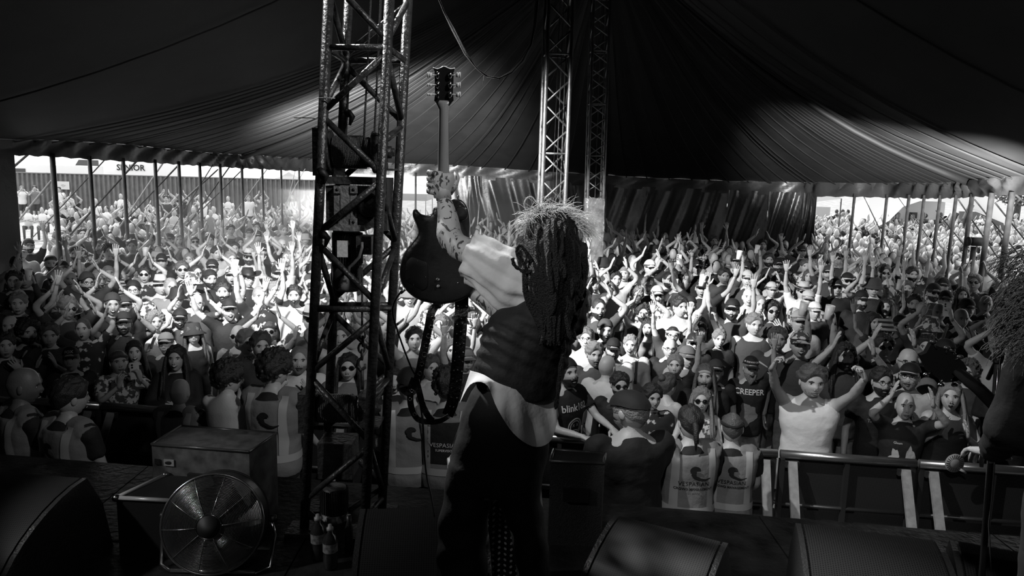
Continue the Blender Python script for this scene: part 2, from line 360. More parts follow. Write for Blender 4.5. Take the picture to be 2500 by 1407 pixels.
def wrinkle(me, amp=.006, f=9.):
    disp(me, lambda p: amp*(noise.noise(V((p.x*f, p.y*f*.6, p.z*f*1.3)))+.5*noise.noise(V((p.x*f*2.3+3, p.y*f*1.6, p.z*f*3.1)))))
def top_mesh(kind, A, fem, fine=.019):
    mb = MB(); inf = .016
    rows = torso_rows(inf+.006, .85, 1.46, fem); rows = [[p-V((0, 0, .04)) for p in rows[0]]]+rows
    mb.grid(rows, True, (True, True))
    if kind != 'tank': mb.lathe((0, .008, 1.44), [(.11, 0), (.082, .035), (.062, .048)], 16)
    if fem: bust(mb, .012)
    for S, E, Wr, hd, pn, c, s in A:
        if kind == 'tank':
            mb.tube([(s*.10, -.075, 1.36), (s*.115, -.03, 1.455), (s*.115, .04, 1.455), (s*.10, .08, 1.36)], .024, 8)
        else:
            mb.ell(S-V((s*.02, 0, .0)), (.078, .074, .078))
            k = .62 if kind == 'tee' else 1.0
            mb.tube([S-(E-S)*.2-V((s*.03, 0, .03)), S, S.lerp(E, .35), S.lerp(E, k)], [.062, .068, .064, .060], 12)
            if kind == 'long': mb.tube([E, E.lerp(Wr, .5), E.lerp(Wr, .93)], [.055, .047, .04], 12)
    me = remesh(mb, fine+.003, 3); wrinkle(me); return me
def bottom_mesh(kind):
    mb = MB(); mb.grid(torso_rows(.012, .79, 1.0), True, (True, True)); mb.ell((0, 0, .86), (.155, .10, .09))
    for s in (-1, 1):
        L = [(.088, 0, .92, .100), (.094, -.005, .70, .090), (.098, -.012, .50, .078)]
        if kind == 'trousers': L += [(.10, .008, .30, .070), (.10, .01, .07, .064)]
        mb.tube([(s*a, b, c) for a, b, c, r in L], [r for a, b, c, r in L], 12)
    me = remesh(mb, .024, 3); wrinkle(me, .008, 7); return me
def shoes_mesh():
    mb = MB()
    for s in (-1, 1):
        mb.tube([(s*.10, .05, .05), (s*.103, .0, .05), (s*.106, -.08, .045), (s*.11, -.16, .03), (s*.11, -.185, .028)], [.035, .05, .048, .04, .02], 10, flat=.9)
        mb.box((s*.105, -.06, .012), (.09, .26, .024))
    return mb.mesh('shoes')
# hair / hats / beards, all in head space
def thmax(ph, front=48, side=80, back=128):
    a = abs(((ph+PI) % (2*PI))-PI)/PI*180
    if a < 50: t = front+(side-front)*(a/50)**2
    elif a < 100: t = side
    else: t = side+(back-side)*((a-100)/80)**.7
    return math.radians(t)
def hair_mesh(kind, seed=0):
    mb = MB(); n, m = 60, 22; rd = random.Random(seed)
    T = {'short': .019, 'buzz': .004, 'curly': .034, 'long': .018, 'fringe': .006, 'bun': .012, 'tied': .012, 'quiff': .024, 'undercap': .006}.get(kind, .012)
    rows = []
    for i in range(m+1):
        s = i/m; r = []
        for j in range(n):
            ph = 2*PI*j/n-PI; tm = thmax(ph, *((56 if kind != 'buzz' else 48, 88, 130) if kind != 'curly' else (54, 98, 134)))
            th = max(.02, s*tm); t = T*(1-s**9)+.0005
            p = hp(th, ph, 0, 1, 0); nn = noise.noise(p*(55 if kind == 'curly' else 34)+V((seed*7, 0, 0)))+.7*noise.noise(V((p.x*95, p.y*95, p.z*40+seed)))
            t *= 1+(.7 if kind == 'curly' else .75)*nn
            if kind == 'quiff': t += .02*gs(th-.5, .35)*max(0, math.cos(ph))
            if kind in ('undercap', 'fringe') and th < math.radians(58): t = .0
            r.append(hp(th, ph, t, 1.02, 0))
        rows.append(r)
    mb.grid(rows, True, (True, False), flip=True)
    if kind == 'curly':
        for k in range(90):
            ph = rd.uniform(-PI, PI); th = rd.uniform(.1, 1)*thmax(ph, 50, 92, 128); p = hp(th, ph, T*.8, 1, 0); mb.ell(p, [rd.uniform(.009, .016)]*3, nu=6, nv=4)
    if kind == 'long':
        for k in range(46):
            ph = math.radians(rd.choice((-1, 1))*rd.uniform(62, 180)); p0 = hp(math.radians(rd.uniform(45, 70)), ph, .012, 1, 0); p1 = hp(math.radians(95), ph, .016, 1.05, 0)
            side = math.copysign(1, p1.x+1e-6); L = rd.uniform(.22, .34); fwd = -.06 if abs(ph) < 1.9 and rd.random() < .55 else .02
            p2 = V((p1.x*1.12+rd.uniform(-.01, .01), p1.y*1.05+rd.uniform(-.01, .01), -.12)); p3 = V((p2.x*1.15+rd.uniform(-.015, .015), p2.y+fwd+rd.uniform(-.02, .02), -.06-L))
            mb.tube([p0, p1, p2, p3.lerp(p2, .4)+V((rd.uniform(-.01, .01), 0, 0)), p3], [.012, .017, .016, .014, .003], 6)
    if kind == 'bun': mb.ell((0, .075, .105), (.04, .038, .036), nu=12, nv=8)
    if kind == 'tied': mb.tube([(0, .09, .02), (0, .125, -.01), (0, .13, -.09), (0, .12, -.17)], [.018, .022, .018, .004], 8)
    return mb.mesh('hair')
def beard_mesh(big=False):
    mb = MB(); rows = []; n = 20
    for i in range(9):
        s = i/8; r = []
        for j in range(n+1):
            ph = math.radians(-80+160*j/n); mid = abs(ph) < math.radians(24)
            th0 = math.radians(108 if not mid else 117); th = th0+(math.radians(158)-th0)*s
            t = (.016 if not big else .028)*math.sin(PI*min(1, .12+s*.9))**.6*(1-.5*(abs(ph)/1.4)**3)
            if mid and s < .28: t = .003
            p = hp(th, ph, t, 1.0, 1); p.z -= (.012 if not big else .07)*s**1.5*math.cos(ph)**2; r.append(p)
        rows.append(r)
    mb.grid(rows)
    mb.tube([(-.034, -.082, -.062), (-.02, -.094, -.052), (0, -.101, -.050), (.02, -.094, -.052), (.034, -.082, -.062)], [.004, .006, .006, .006, .004], 6)
    return mb.mesh('beard')
def dome(mb, t=.014, lim=(62, 62, 80), n=32, m=8, zoff=0, lift=1.):
    rows = []
    for i in range(m+1):
        r = []
        for j in range(n):
            ph = 2*PI*j/n-PI; th = max(.02, i/m*thmax(ph, *lim)); p = hp(th, ph, t, 1.03, 0); p.z = p.z*lift+zoff; r.append(p)
        rows.append(r)
    mb.grid(rows, True, (True, False), flip=True)
    mb.grid([rows[-1], [p*.96 for p in rows[-1]]], True)
def brimfn(mb, r0, r1, z0, z1, n=32, curl=0., cy=.0, th=.004, fwd=0.):
    top = []
    for k in range(3):
        s = k/2; row = []
        for j in range(n):
            a = 2*PI*j/n; rr = r0+(r1-r0)*s; x = math.cos(a)*rr*.92; y = cy+math.sin(a)*rr*1.12+fwd*s*(-math.sin(a) > 0)*0
            row.append(V((x, y, z0+(z1-z0)*s+curl*s*s*math.cos(a)**2)))
        top.append(row)
    mb.grid(top, True); mb.grid([[p-V((0, 0, th)) for p in r] for r in top], True); mb.grid([top[-1], [p-V((0, 0, th)) for p in top[-1]]], True)
def hat_mesh(kind):
    mb = MB()
    if kind in ('cap', 'capback', 'flat'):
        dome(mb, .016 if kind != 'flat' else .018, (64, 66, 84) if kind != 'capback' else (60, 70, 88), lift=1.05 if kind != 'flat' else .96)
        rows = []; dr = -1 if kind != 'capback' else 1
        for k in range(5):
            s = k/4; L = .075 if kind != 'flat' else .035; row = []
            for j in range(13):
                a = math.radians(-58+116*j/12); row.append(V((math.sin(a)*(.082+.004*s), dr*(math.cos(a)*.100+L*s*math.cos(a)**.6), (.045 if dr < 0 else .02)-.010*s-.018*(math.sin(a))**2)))
            rows.append(row)
        mb.grid(rows); mb.grid([[p-V((0, 0, .004)) for p in r] for r in rows]); mb.ell((0, .0, .139), (.008, .008, .005), nu=8, nv=4)
    elif kind == 'bucket':
        mb.lathe((0, .004, 0), [(.015, .150), (.068, .149), (.080, .135), (.096, .055), (.100, .045), (.145, .005), (.143, .002), (.098, .040)], 30)
    elif kind in ('cowboy', 'cowboyblack', 'straw'):
        rows = []
        for r, h in ((.01, .148), (.05, .160), (.066, .155), (.080, .10), (.092, .05)):
            rows.append([V((math.cos(a)*r*.9, math.sin(a)*r*1.15, h-(.022*gs(math.cos(a)*r, .03) if r < .06 and kind != 'straw' else 0))) for a in (2*PI*j/28 for j in range(28))])
        mb.grid(rows, True, (True, False)); brimfn(mb, .088, .175 if kind != 'straw' else .15, .052, .050, curl=.06 if kind != 'straw' else -.015)
        mb.grid([[V((math.cos(a)*r*.92, math.sin(a)*r*1.17, h)) for a in (2*PI*j/28 for j in range(28))] for r, h in ((.094, .055), (.090, .082))], True, mi=1)
    elif kind == 'beanie': dome(mb, .018, (58, 74, 96), lift=1.08)
    elif kind == 'band':
        rows = []
        for i in range(4):
            rows.append([])
            for j in range(32):
                ph = 2*PI*j/32-PI; a = abs(ph)/PI; th = math.radians(52+26*a+14*i/3); rows[-1].append(hp(th, ph, .014 if i in (1, 2) else .004, 1.03, 0))
        mb.grid(rows, True)
    return mb.mesh('hat')
def eyewear(kind):
    mb = MB()
    for s in (-1, 1):
        c = V((s*.033, -.098, .004))
        if kind == 'sun':
            mb.grid([[V((s*.033, -.104, .004))]*16, [c+V((math.cos(a)*.024, .0+abs(math.cos(a)*s+s*0)*.0+.008*max(0, s*math.cos(a)), math.sin(a)*.019)) for a in (2*PI*j/16 for j in range(16))], [c+V((math.cos(a)*.025, .006+.008*max(0, s*math.cos(a)), math.sin(a)*.020)) for a in (2*PI*j/16 for j in range(16))]], True)
        else:
            pts = [c+V((math.cos(a)*.023, .006*max(0, s*math.cos(a)), math.sin(a)*.017)) for a in (2*PI*j/16 for j in range(17))]; mb.tube(pts, .0017, 5)
        mb.tube([c+V((s*.024, .008, .006)), V((s*.082, -.05, .010)), V((s*.084, .0, .006))], .0022, 5)
    mb.tube([(-.010, -.101, .008), (0, -.104, .010), (.010, -.101, .008)], .0022, 5)
    return mb.mesh('eyewear')
ACC = {}
def acc(kind, fn, *a):
    k = (kind,)+a
    if k not in ACC: ACC[k] = fn(*a); norm_fix(ACC[k]) if kind != 'x' else 0
    return ACC[k]
BODIES = {}; TOPS = {}
BOT = {'trousers': bottom_mesh('trousers'), 'shorts': bottom_mesh('shorts')}; SHOES = shoes_mesh(); norm_fix(SHOES)
TILTS = [(-.14, .0, .0), (-.05, .22, .05), (-.2, -.2, -.06), (.05, .35, .0), (-.1, -.4, .04)]
def setm(o, slot, m):
    while len(o.data.materials) <= slot: o.data.materials.append(m)
    o.material_slots[slot].link = 'OBJECT'; o.material_slots[slot].material = m
PN = 0
def person(x, y, H, rz=0., pose='down', seed=0, fem=False, face='neutral', tilt=None, hair='short', hcol='dark', beard=None, eyes=None, hat=None, hatc='black', top='tee', topc='black', bot='trousers', botc='dark',
           skin=0, label='', group=None, z=0., wide=1., fine=.019, detail=True, shoes=True):
    ti = tuple(tilt) if tilt is not None else TILTS[seed % len(TILTS)]
    key = (pose, seed, fem, face, ti, fine)
    if key not in BODIES: BODIES[key] = body_mesh(pose, seed, fem, face, ti, fine)
    me, A, M = BODIES[key]
    o = bpy.data.objects.new('person', me); COL.objects.link(o); setm(o, 0, SKIN[skin]); s = H/1.745
    o.location = (x, y, z); o.rotation_euler = (0, 0, rz); o.scale = (s*wide, s*wide, s)
    tag(o, label, 'person', group)
    def ch(name, m, mt, mtx=None, mt2=None):
        c = bpy.data.objects.new(name, m); COL.objects.link(c); c.parent = o; setm(c, 0, mt)
        if mt2: setm(c, 1, mt2)
        if mtx is not None: c.matrix_local = mtx
        return c
    if top != 'bare':
        tk = (pose, seed, fem, top, fine)
        if tk not in TOPS: TOPS[tk] = top_mesh(top, A, fem, fine)
        ch({'tee': 't_shirt', 'tank': 'vest_top', 'long': 'jacket'}[top], TOPS[tk], FAB[topc] if isinstance(topc, str) else topc)
    if bot: ch(bot, BOT[bot], DENIM if botc == 'denim' else FAB[botc])
    if shoes and detail: ch('shoes', SHOES, BLACK)
    if hair and hair != 'bald':
        hk = 'undercap' if (hat and hair in ('short', 'buzz', 'quiff')) else hair
        if hat and hair == 'curly': hk = 'undercap'
        ch('hair', acc('hair', hair_mesh, hk, seed % 3), HAIRM[hcol], M)
    if beard: ch('beard', acc('beard', beard_mesh, beard == 'big'), HAIRM[hcol if beard != 'grey' else 'grey'], M)
    if eyes: ch('sunglasses' if eyes == 'sun' else 'glasses', acc('eye', eyewear, eyes), GLASSB if eyes == 'sun' else PLAST, M)
    if hat: ch({'cap': 'cap', 'capback': 'cap', 'flat': 'flat_cap', 'bucket': 'bucket_hat', 'cowboy': 'cowboy_hat', 'cowboyblack': 'cowboy_hat', 'straw': 'straw_hat', 'beanie': 'beanie', 'band': 'headband'}[hat],
               acc('hat', hat_mesh, hat), STRAW if hatc == 'straw' else FAB[hatc], M, BLACK if hat in ('cowboy', 'cowboyblack', 'straw') else None)
    return o, A, M
def held(kind, o, A, arm=0, label='', group=None, mt=None):
    """a cup or a phone in the hand: a thing of its own, placed in the world"""
    S, E, Wr, hd, pn, c, s = A[arm]; L = Matrix.Translation(o.location) @ o.rotation_euler.to_matrix().to_4x4() @ Matrix.Diagonal((*o.scale, 1))
    if kind == 'phone' and arm == 2: pass
    p = L @ (Wr+hd*.10+pn*.035); mb = MB()
    if kind == 'cup':
        mb.lathe((0, 0, 0), [(.030, -.065), (.033, -.062), (.044, .075), (.042, .075), (.034, .05), (.031, -.055)], 20)
        c_ = ob('cup', mb, mt or CUPM); c_.location = p; c_.rotation_euler = (.1*s, .12*s, 0)
        tag(c_, label, 'cup', group)
    else:
        c_ = empty('phone', p, 0, label=label, cat='phone', group=group); b = MB(); b.box((0, 0, 0), (.078, .009, .155)); ob('case', b, mt or PLAST, c_, False)
        q = MB(); q.box((0, -.0055, 0), (.07, .001, .145)); ob('screen', q, mt or PLAST, c_, False)
        for dx, dz in ((-.02, .055), (-.02, .032)):
            l = MB(); l.lathe((dx, -.006, dz), [(.009, 0), (.009, .003)], 12, (0, -1, 0)); ob('camera_lens', l, GLASSB, c_)
        c_.rotation_euler = (-.15, 0, o.rotation_euler.z)
    return c_
# ================================================================== ground, tent, surroundings
STZ = 1.4
GRASS = mat('dry_ground', .30, .95, noise_amt=.12, nscale=1.5, bump=.6, bscale=9)
ROOFM = mat('tent_roof_cloth', .006, .66, noise_amt=.003, nscale=2.2, bump=.15, bscale=3); SEAM = mat('seam_tape', .006, .7)
VALM = mat('valance_vinyl', .03, .38, bump=.5, bscale=5); CURT = mat('curtain_vinyl', .022, .33, bump=.35, bscale=6)
GALV = mat('galvanised_tube', .33, .42, .8, noise_amt=.09, nscale=14, bump=.2, bscale=90); POLEM = mat('pole_paint', .05, .45, .3, noise_amt=.02, nscale=9); ROPEM = mat('rope', .16, .9, bump=.8, bscale=160)
g = MB(); g.grid([[V((-90+180*i/24, -8+140*j/24, 0)) for i in range(25)] for j in range(25)]); gr = ob('ground', g, GRASS); tag(gr, kind='structure')
RING = [(35, 379, 12.5), (127, 383, 13.2), (218, 389, 14), (300, 394, 15), (378, 398, 16), (436, 402, 17), (487, 405, 18), (537, 408, 19), (590, 411, 20), (640, 413, 20.5), (686, 416, 21), (730, 418, 21.5), (775, 420, 22), (900, 426, 22.3), (1015, 430, 22.3), (1108, 433, 22),
 (1175, 438, 22), (1290, 446, 21.5), (1380, 452, 21), (1480, 457, 21), (1580, 464, 20.5), (1690, 468, 20), (1780, 472, 19.5), (1880, 476, 19), (1965, 479, 18.7), (1995, 480, 18.3), (2087, 481, 17.5), (2166, 483, 17), (2220, 484, 16), (2257, 485, 15.5), (2296, 485, 15), (2335, 484, 14.5), (2374, 482, 14), (2422, 479, 12.5), (2472, 477, 12), (2560, 474, 11)]
UP = [38, 40, 42, 42, 38, 36, 34, 33, 33, 33, 32, 32, 32, 30, 30, 30, 30, 30, 30, 30, 30, 30, 30, 32, 34, 34, 34, 36, 38, 38, 38, 40, 42, 44, 46, 46]
low = [W(*r) for r in RING]; high = [W(r[0], r[1]-u, r[2]) for r, u in zip(RING, UP)]
def dense(L, k=4):
    out = []
    for a, b in zip(L[:-1], L[1:]): out += [a.lerp(b, i/k) for i in range(k)]
    return out+[L[-1]]
lx, rx = low[0], low[-1]
lead = [V((-10.5, -7, 3.1)), V((-10.4, 2, 3.1)), V((-9.6, 8, 3.15))]; trail = [V((10.3, 8, 3.05)), V((11, 2, 3.1)), V((11, -7, 3.1))]
low2 = lead+low+trail; high2 = [p+V((0, 0, .3)) for p in lead]+high+[p+V((0, 0, .4)) for p in trail]
KP = W(1480, -165, 13.6); KT = V((-.9, 4.2, 9.2)); KB = V((.5, -7, 8.5))
def peak_for(p):
    """where the roof panel above a ring point runs to: along the ridge through the king poles"""
    y = p.y
    if y > 12.5: return KP
    if y > 4: return KT.lerp(KP, (y-4)/8.5)
    return KB.lerp(KT, max(0, (y+7)/11))
def roofp(p, t):
    q = peak_for(p).lerp(p, 0) if False else peak_for(p); r = V(p).lerp(q, t); r.z -= .55*math.sin(PI*t)*(1-.2*t); return r
hd_ = dense(high2, 4); NT = 16
m_ = MB(); m_.grid([[roofp(p, j/NT)+V((0, 0, .03*math.sin(i*1.3)*math.sin(PI*j/NT))) for j in range(NT+1)] for i, p in enumerate(hd_)])
back = [V((-10.5+21.5*i/10, -7, 3.3)) for i in range(11)]; m_.grid([[p.lerp(KB, j/6) for j in range(7)] for p in back])
roof = tag(ob('ceiling', m_, ROOFM), kind='structure')
for i in range(4, len(hd_)-4, 2):
    big = i % 16 == 8
    pts = [roofp(hd_[i], j/12)-V((0, 0, .03)) for j in range(0, 12)]
    if pts[0].y < 7: continue
    s_ = MB(); ww = .055 if big else .016
    tdir = (hd_[min(i+1, len(hd_)-1)]-hd_[i-1]).normalized()
    s_.grid([[p-tdir*ww*(1-j/16), p+V((0, 0, -.02)), p+tdir*ww*(1-j/16)] for j, p in enumerate(pts)]); ob('roof_seam', s_, SEAM, roof)
for ci in (8, 32):          # heavy straps at the two gathering points
    p = high[ci]; s_ = MB(); pts = [roofp(p, j/12)-V((0, 0, .06)) for j in range(12)]
    s_.tube(pts, [.07-.004*j for j in range(12)], 6); ob('roof_strap', s_, SEAM, roof)
# hanging edge of the roof (valance) with gathers
n_ = MB(); rows = []; ld = dense(low2, 8); hh = dense(high2, 8); ng = len(ld)
gp = [(3+8)*8, (3+32)*8]
for i in range(ng):
    a, b = hh[i], ld[i]; row = []; out = V((a.x*.05, .0, 0)); nrm = (ld[min(i+1, ng-1)]-ld[max(i-1, 0)]).cross(V((0, 0, 1))).normalized()
    for j in range(7):
        t = j/6; d = min(abs(i-g_) for g_ in gp); f = gs(d, 10)
        wv = .05*math.sin(i*.9+t*2.5)*(1-f)+.12*f*math.sin((i-gp[0] if abs(i-gp[0]) < abs(i-gp[1]) else i-gp[1])*1.9*(1-t*.4))
        row.append(a.lerp(b, t)+nrm*wv*(.25+.75*math.sin(PI*min(1, t+.2)))+V((0, 0, .012*math.sin(i*1.7)*t)))
    rows.append(row)
n_.grid(rows); tag(ob('trim_1', n_, VALM), kind='structure')
# dark side and back walls behind and beside the stage, out of the openings
def wallstrip(name, pts, m, amp=.03, z1=3.3):
    q = MB(); rows = []
    for i, p in enumerate(dense([V(a) for a in pts], 16)): rows.append([V((p.x+amp*math.sin(i*1.1), p.y+amp*math.sin(i*.8), z1*j/8)) for j in range(9)])
    q.grid(rows); return tag(ob(name, q, m), kind='structure')
lw = low[0]
wallstrip('wall_left', [(lw.x, lw.y), (-9.6, 8), (-10.4, 2), (-10.5, -7)] if False else [(lw.x, lw.y, 0), (-9.6, 8, 0), (-10.4, 2, 0), (-10.5, -7, 0)], CURT, .06)
wallstrip('wall_front', [(-10.5, -7, 0), (11, -7, 0)], BLACK, .05, 5); wallstrip('wall_right', [(11, -7, 0), (11, 2, 0), (10.3, 8, 0)], BLACK, .05)
# back curtain: hung between the openings, diagonal folds
q = MB(); rows = []; cur = dense([low[i]+V((0, 0, .08)) for i in range(15, 26)], 22); nrm = V((0, -1, 0))
for i, p in enumerate(cur):
    row = []; t = i/(len(cur)-1)
    for j in range(25):
        z = p.z*(1-j/24); h = j/24; sgn = -1 if t < .33 else 1
        u = i*.55+sgn*h*9
        d = .055*math.sin(u)+.04*math.sin(u*.47+1.3)+.05*noise.noise(V((i*.05, h*3, 1)))+.028*math.sin(u*2.3+h*3)
        if t > .955 or t < .055: d *= .15
        row.append(V((p.x, p.y+d*(.4+.6*min(1, h*4)), z)))
    rows.append(row)
q.grid(rows); tag(ob('wall_back', q, CURT), kind='structure')
# wall poles
ORD = ['first', 'second', 'third', 'fourth', 'fifth', 'sixth', 'seventh', 'eighth', 'ninth', 'tenth', 'eleventh', 'twelfth', 'thirteenth', 'fourteenth', 'fifteenth', 'sixteenth']; PXY = []
for i, (x, y, D) in enumerate(RING[1:-1]):
    if x in (775, 900, 1108, 1380, 1995, 1690): continue
    r = .036 if x < 600 else .03
    if x in (127,): r = .045
    if 2000 < x < 2400: r = .032
    if x in (2374,): r = .04
    if x in (2422, 2472): r = .045
    top = W(x, y-8, D); dx = {1175: -14, 300: 0}.get(x, 0)/FPX*D
    lean = -.010*(x-1250)/1250*3
    PXY.append((top.x+lean+dx, top.y)); p = empty('wall_pole', (top.x+lean+dx, top.y, 0)); b_ = MB(); b_.tube([(0, 0, 0), (-lean-dx, 0, top.z)], r, 12); ob('tube', b_, POLEM if not 1100 < x < 1990 else GALV, p)
    b_ = MB(); b_.lathe((0, 0, 0), [(.11, 0), (.11, .012), (r*1.3, .016), (r*1.25, .10)], 14); ob('base_plate', b_, POLEM, p)
    b_ = MB(); b_.tube([(0, -.03, 1.02), (0, -.05, 1.02)], .018, 8); b_.lathe((0, 0, .98), [(r*1.18, 0), (r*1.18, .08)], 12); ob('pole_clamp', b_, BLACK, p)
    where = 'left opening' if x < 1100 else ('back curtain' if x < 1990 else 'right opening')
    k = sum(1 for r_ in RING if r_[0] < x and ((x < 1100 and r_[0] < 1100) or (1100 < x < 1990 and r_[0] > 1100) or (x > 1990 and r_[0] > 1990)))
    tag(p, {'left opening': 'slim dark wall pole across the left opening, pole %s from the left end', 'back curtain': 'pale tube standing against the folded back curtain, %s one from its left end', 'right opening': 'dark wall pole across the right opening, pole %s from the curtain edge'}[where] % ['first', 'second', 'third', 'fourth', 'fifth', 'sixth', 'seventh', 'eighth', 'ninth', 'tenth', 'eleventh', 'twelfth', 'thirteenth', 'fourteenth', 'fifteenth', 'sixteenth'][min(15, max(0, k-1))], 'pole', 'wall poles around the tent')
# floodlight clamped on a pole at the right opening
fl = W(2383, 590, 13.9); p = empty('floodlight', fl, label='black lamp clamped to a dark pole above the right crowd', cat='lamp')
b_ = MB(); b_.box((.02, 0, 0), (.22, .16, .15)); b_.lathe((-.1, 0, 0), [(.05, 0), (.085, .03), (.085, .05)], 16, (-1, 0, 0)); ob('housing', b_, BLACK, p); b_ = MB(); b_.tube([(.12, 0, 0), (.2, 0, .02), (.24, 0, -.02)], .02, 8); ob('bracket', b_, BLACK, p)
b_ = MB(); b_.tube([(0, 0.05, -.1), (0, .05, -fl.z)], .05, 10); ob('stand_tube', b_, POLEM, p)
# guy ropes and straps outside
GUY = [((72, 380), (5, 430), 13.6, .022), ((125, 448), (36, 545), 13.8, .02), ((258, 394), (170, 480), 15, .012), ((335, 398), (160, 580), 16, .022), ((400, 401), (318, 512), 17, .018), ((440, 405), (300, 540), 17.5, .020), ((520, 408), (380, 620), 18.5, .012),
 ((485, 460), (385, 545), 18, .016), ((532, 420), (400, 530), 19, .018), ((560, 414), (455, 550), 19.5, .018), ((600, 412), (440, 560), 20, .016), ((655, 415), (555, 540), 21, .015), ((722, 418), (700, 500), 21.5, .011), ((745, 418), (660, 560), 21.5, .011),
 ((2108, 484), (2190, 640), 18.5, .012), ((2190, 484), (2215, 512), 17, .006), ((2285, 520), (2375, 620), 16.5, .013), ((2230, 535), (2290, 610), 16.5, .010), ((2340, 494), (2440, 630), 14.8, .014), ((2380, 494), (2490, 620), 14.3, .014), ((2430, 502), (2500, 580), 13, .014), ((2476, 478), (2530, 520), 12.3, .016)]
for k, (a, b, D, r) in enumerate(GUY):
    A_ = W(a[0], a[1]-6, D); s = -1 if a[0] < 1200 else 1
    d = W(b[0], b[1], D+1.0)-A_; B_ = A_+d*(A_.z/-d.z) if d.z < 0 else A_
    q = MB(); q.tube([A_, A_.lerp(B_, .5)-V((0, 0, .05)), B_], r, 6)
    c = 'pale' if k in (1, 4, 7, 11, 12, 13) else 'dark'; side = 'left' if s < 0 else 'right'; nth = sum(1 for k2, (a2, _b, _c, _d) in enumerate(GUY) if (a2[0] < 1200) == (s < 0) and a2[0] < a[0])
    tag(ob('guy_rope', q, REFL if c == 'pale' else POLEM), '%s guy rope outside the %s opening, %s from its left end' % (c, side, ORD[nth]), 'rope', 'guy ropes outside the %s opening' % side)
# corrugated fence beyond the left opening
FE = mat('fence_steel', .14, .5, .2, noise_amt=.03, nscale=3)
A_ = W(20, 437, 40); B_ = W(800, 463, 40); A_.y = 40; B_.y = 40; A_.x -= 2
f_ = empty('corrugated_fence', (A_.x, 40, 0), label='dark corrugated steel fence beyond the left opening', cat='fence'); LN = 22.; zt = 2.35; npan = 11
for k in range(npan):
    q = MB(); r0 = []; r1 = []
    for j in range(33):
        x = k*2.+j*2./32; d = .05*(1 if (j//2) % 2 else -1); r0.append(V((x, d, 0))); r1.append(V((x, d, zt)))
    q.grid([r0, r1]); ob('fence_panel', q, FE, f_, smooth=False)
    q = MB(); q.box((k*2., .08, zt/2), (.07, .07, zt+.1)); ob('fence_post', q, FE, f_, smooth=False)
q = MB(); q.box((LN/2, .0, zt+.02), (LN, .12, .05)); ob('top_rail', q, FE, f_, smooth=False)
VANM = mat('white_vehicle_paint', .85, .3); WINM = mat('vehicle_window', .05, .15)
sg = W(155, 453, 39.9); o_ = empty('wireless_sign', sg, label='pale square sign with wireless arcs on the dark fence', cat='sign'); q = MB(); q.box((0, 0, 0), (.62, .03, .42)); ob('board', q, mat('pale_sign', .6, .6), o_, False)
for r in (.06, .11, .16):
    q = MB(); q.tube([(math.cos(a)*r, -.03, math.sin(a)*r-.1) for a in (PI*.25+PI*.5*i/10 for i in range(11))], .012, 5); ob('arc', q, WINK, o_)
def van(px, py, D, w_, h, label, long_=1.0, text=None):
    p = W(px, py, D); o_ = empty('van', (p.x, D, 0), label=label, cat='van')
    prof = [(-w_/2, .5), (-w_/2, h*.45), (-w_/2+.25*h, h*.55), (-w_/2+.5*h, h*.97), (-w_/2+.7*h, h), (w_/2, h), (w_/2, .5)]
    q = MB(); q.prism([V((x, -.9, z)) for x, z in prof], (0, 2.0, 0)); ob('body', q, VANM, o_, False)
    q = MB(); q.prism([V((x, -.93, z)) for x, z in ((-w_/2+.32*h, h*.58), (-w_/2+.55*h, h*.92), (-w_/2+.9*h, h*.92), (-w_/2+.9*h, h*.58))], (0, .02, 0)); ob('side_window', q, WINM, o_, False)
    for sx in (-w_*.3, w_*.32):
        q = MB(); q.lathe((sx, -.95, .36), [(.36, 0), (.36, .22), (.2, .24)], 20, (0, 1, 0)); ob('wheel', q, BLACK, o_)
    if text:
        me = text_mesh(text, .5, True); me.transform(Matrix.Rotation(PI/2, 4, 'X')); t = ob('lettering', me, INK, o_, fix=False); t.location = (w_*.12, -.95, h*.8)
    return o_
van(105, 420, 44, 5.8, 2.75, 'white van parked behind the left end of the dark fence'); van(300, 415, 47, 8, 3.35, 'long white truck with lettering behind the dark fence', text='SENIOR')
van(425, 430, 52, 5, 2.6, 'white van behind the fence, right of the long truck')
TENTL = mat('gazebo_grey_cloth', .33, .8); TENTD = mat('gazebo_dark_cloth', .10, .8)
def gazebo(px, py, D, w_, label, roofm, valm, text=None, tm=None):
    p = W(px, py, D); z1 = p.z; zv = z1-w_*.27; o_ = empty('gazebo', (p.x, D, 0), label=label, cat='gazebo')
    rows = []
    for t in range(6):
        s = t/5; hw = w_/2*s; z = z1-(z1-zv)*(s**.8); rows.append([V((hw*a, hw*b, z)) for a, b in ((-1, -1), (1, -1), (1, 1), (-1, 1))])
    q = MB(); q.grid(rows[1:], True); q.add([(0, 0, z1)]+rows[1], [(0, 1, 2), (0, 2, 3), (0, 3, 4), (0, 4, 1)]); ob('canopy', q, roofm, o_, False)
    q = MB(); q.grid([rows[-1], [v-V((0, 0, .38)) for v in rows[-1]]], True); ob('valance', q, valm, o_, False)
    for a, b in ((-1, -1), (1, -1), (1, 1), (-1, 1)):
        q = MB(); q.box((a*w_*.48, b*w_*.48, zv/2), (.05, .05, zv)); ob('leg', q, STEEL, o_, False)
    if text:
        me = text_mesh(text, .26, True); me.transform(Matrix.Rotation(PI/2, 4, 'X')); t = ob('lettering', me, tm or WINK, o_, fix=False); t.location = (0, -w_/2-.03, zv-.2)
gazebo(705, 420, 46, 3.4, 'grey gazebo with white lettering on its dark valance, left of the winch tower', TENTL, TENTD, 'TUBORG DRAUGHT', WINK)
gazebo(800, 422, 50, 3.4, 'grey gazebo half hidden behind the winch tower', TENTL, TENTD, 'TUBORG DRAUGHT', WINK)
gazebo(975, 428, 44, 3.6, 'pale gazebo between the winch tower and the raised guitar', mat('gazebo_pale', .6, .8), TENTL)
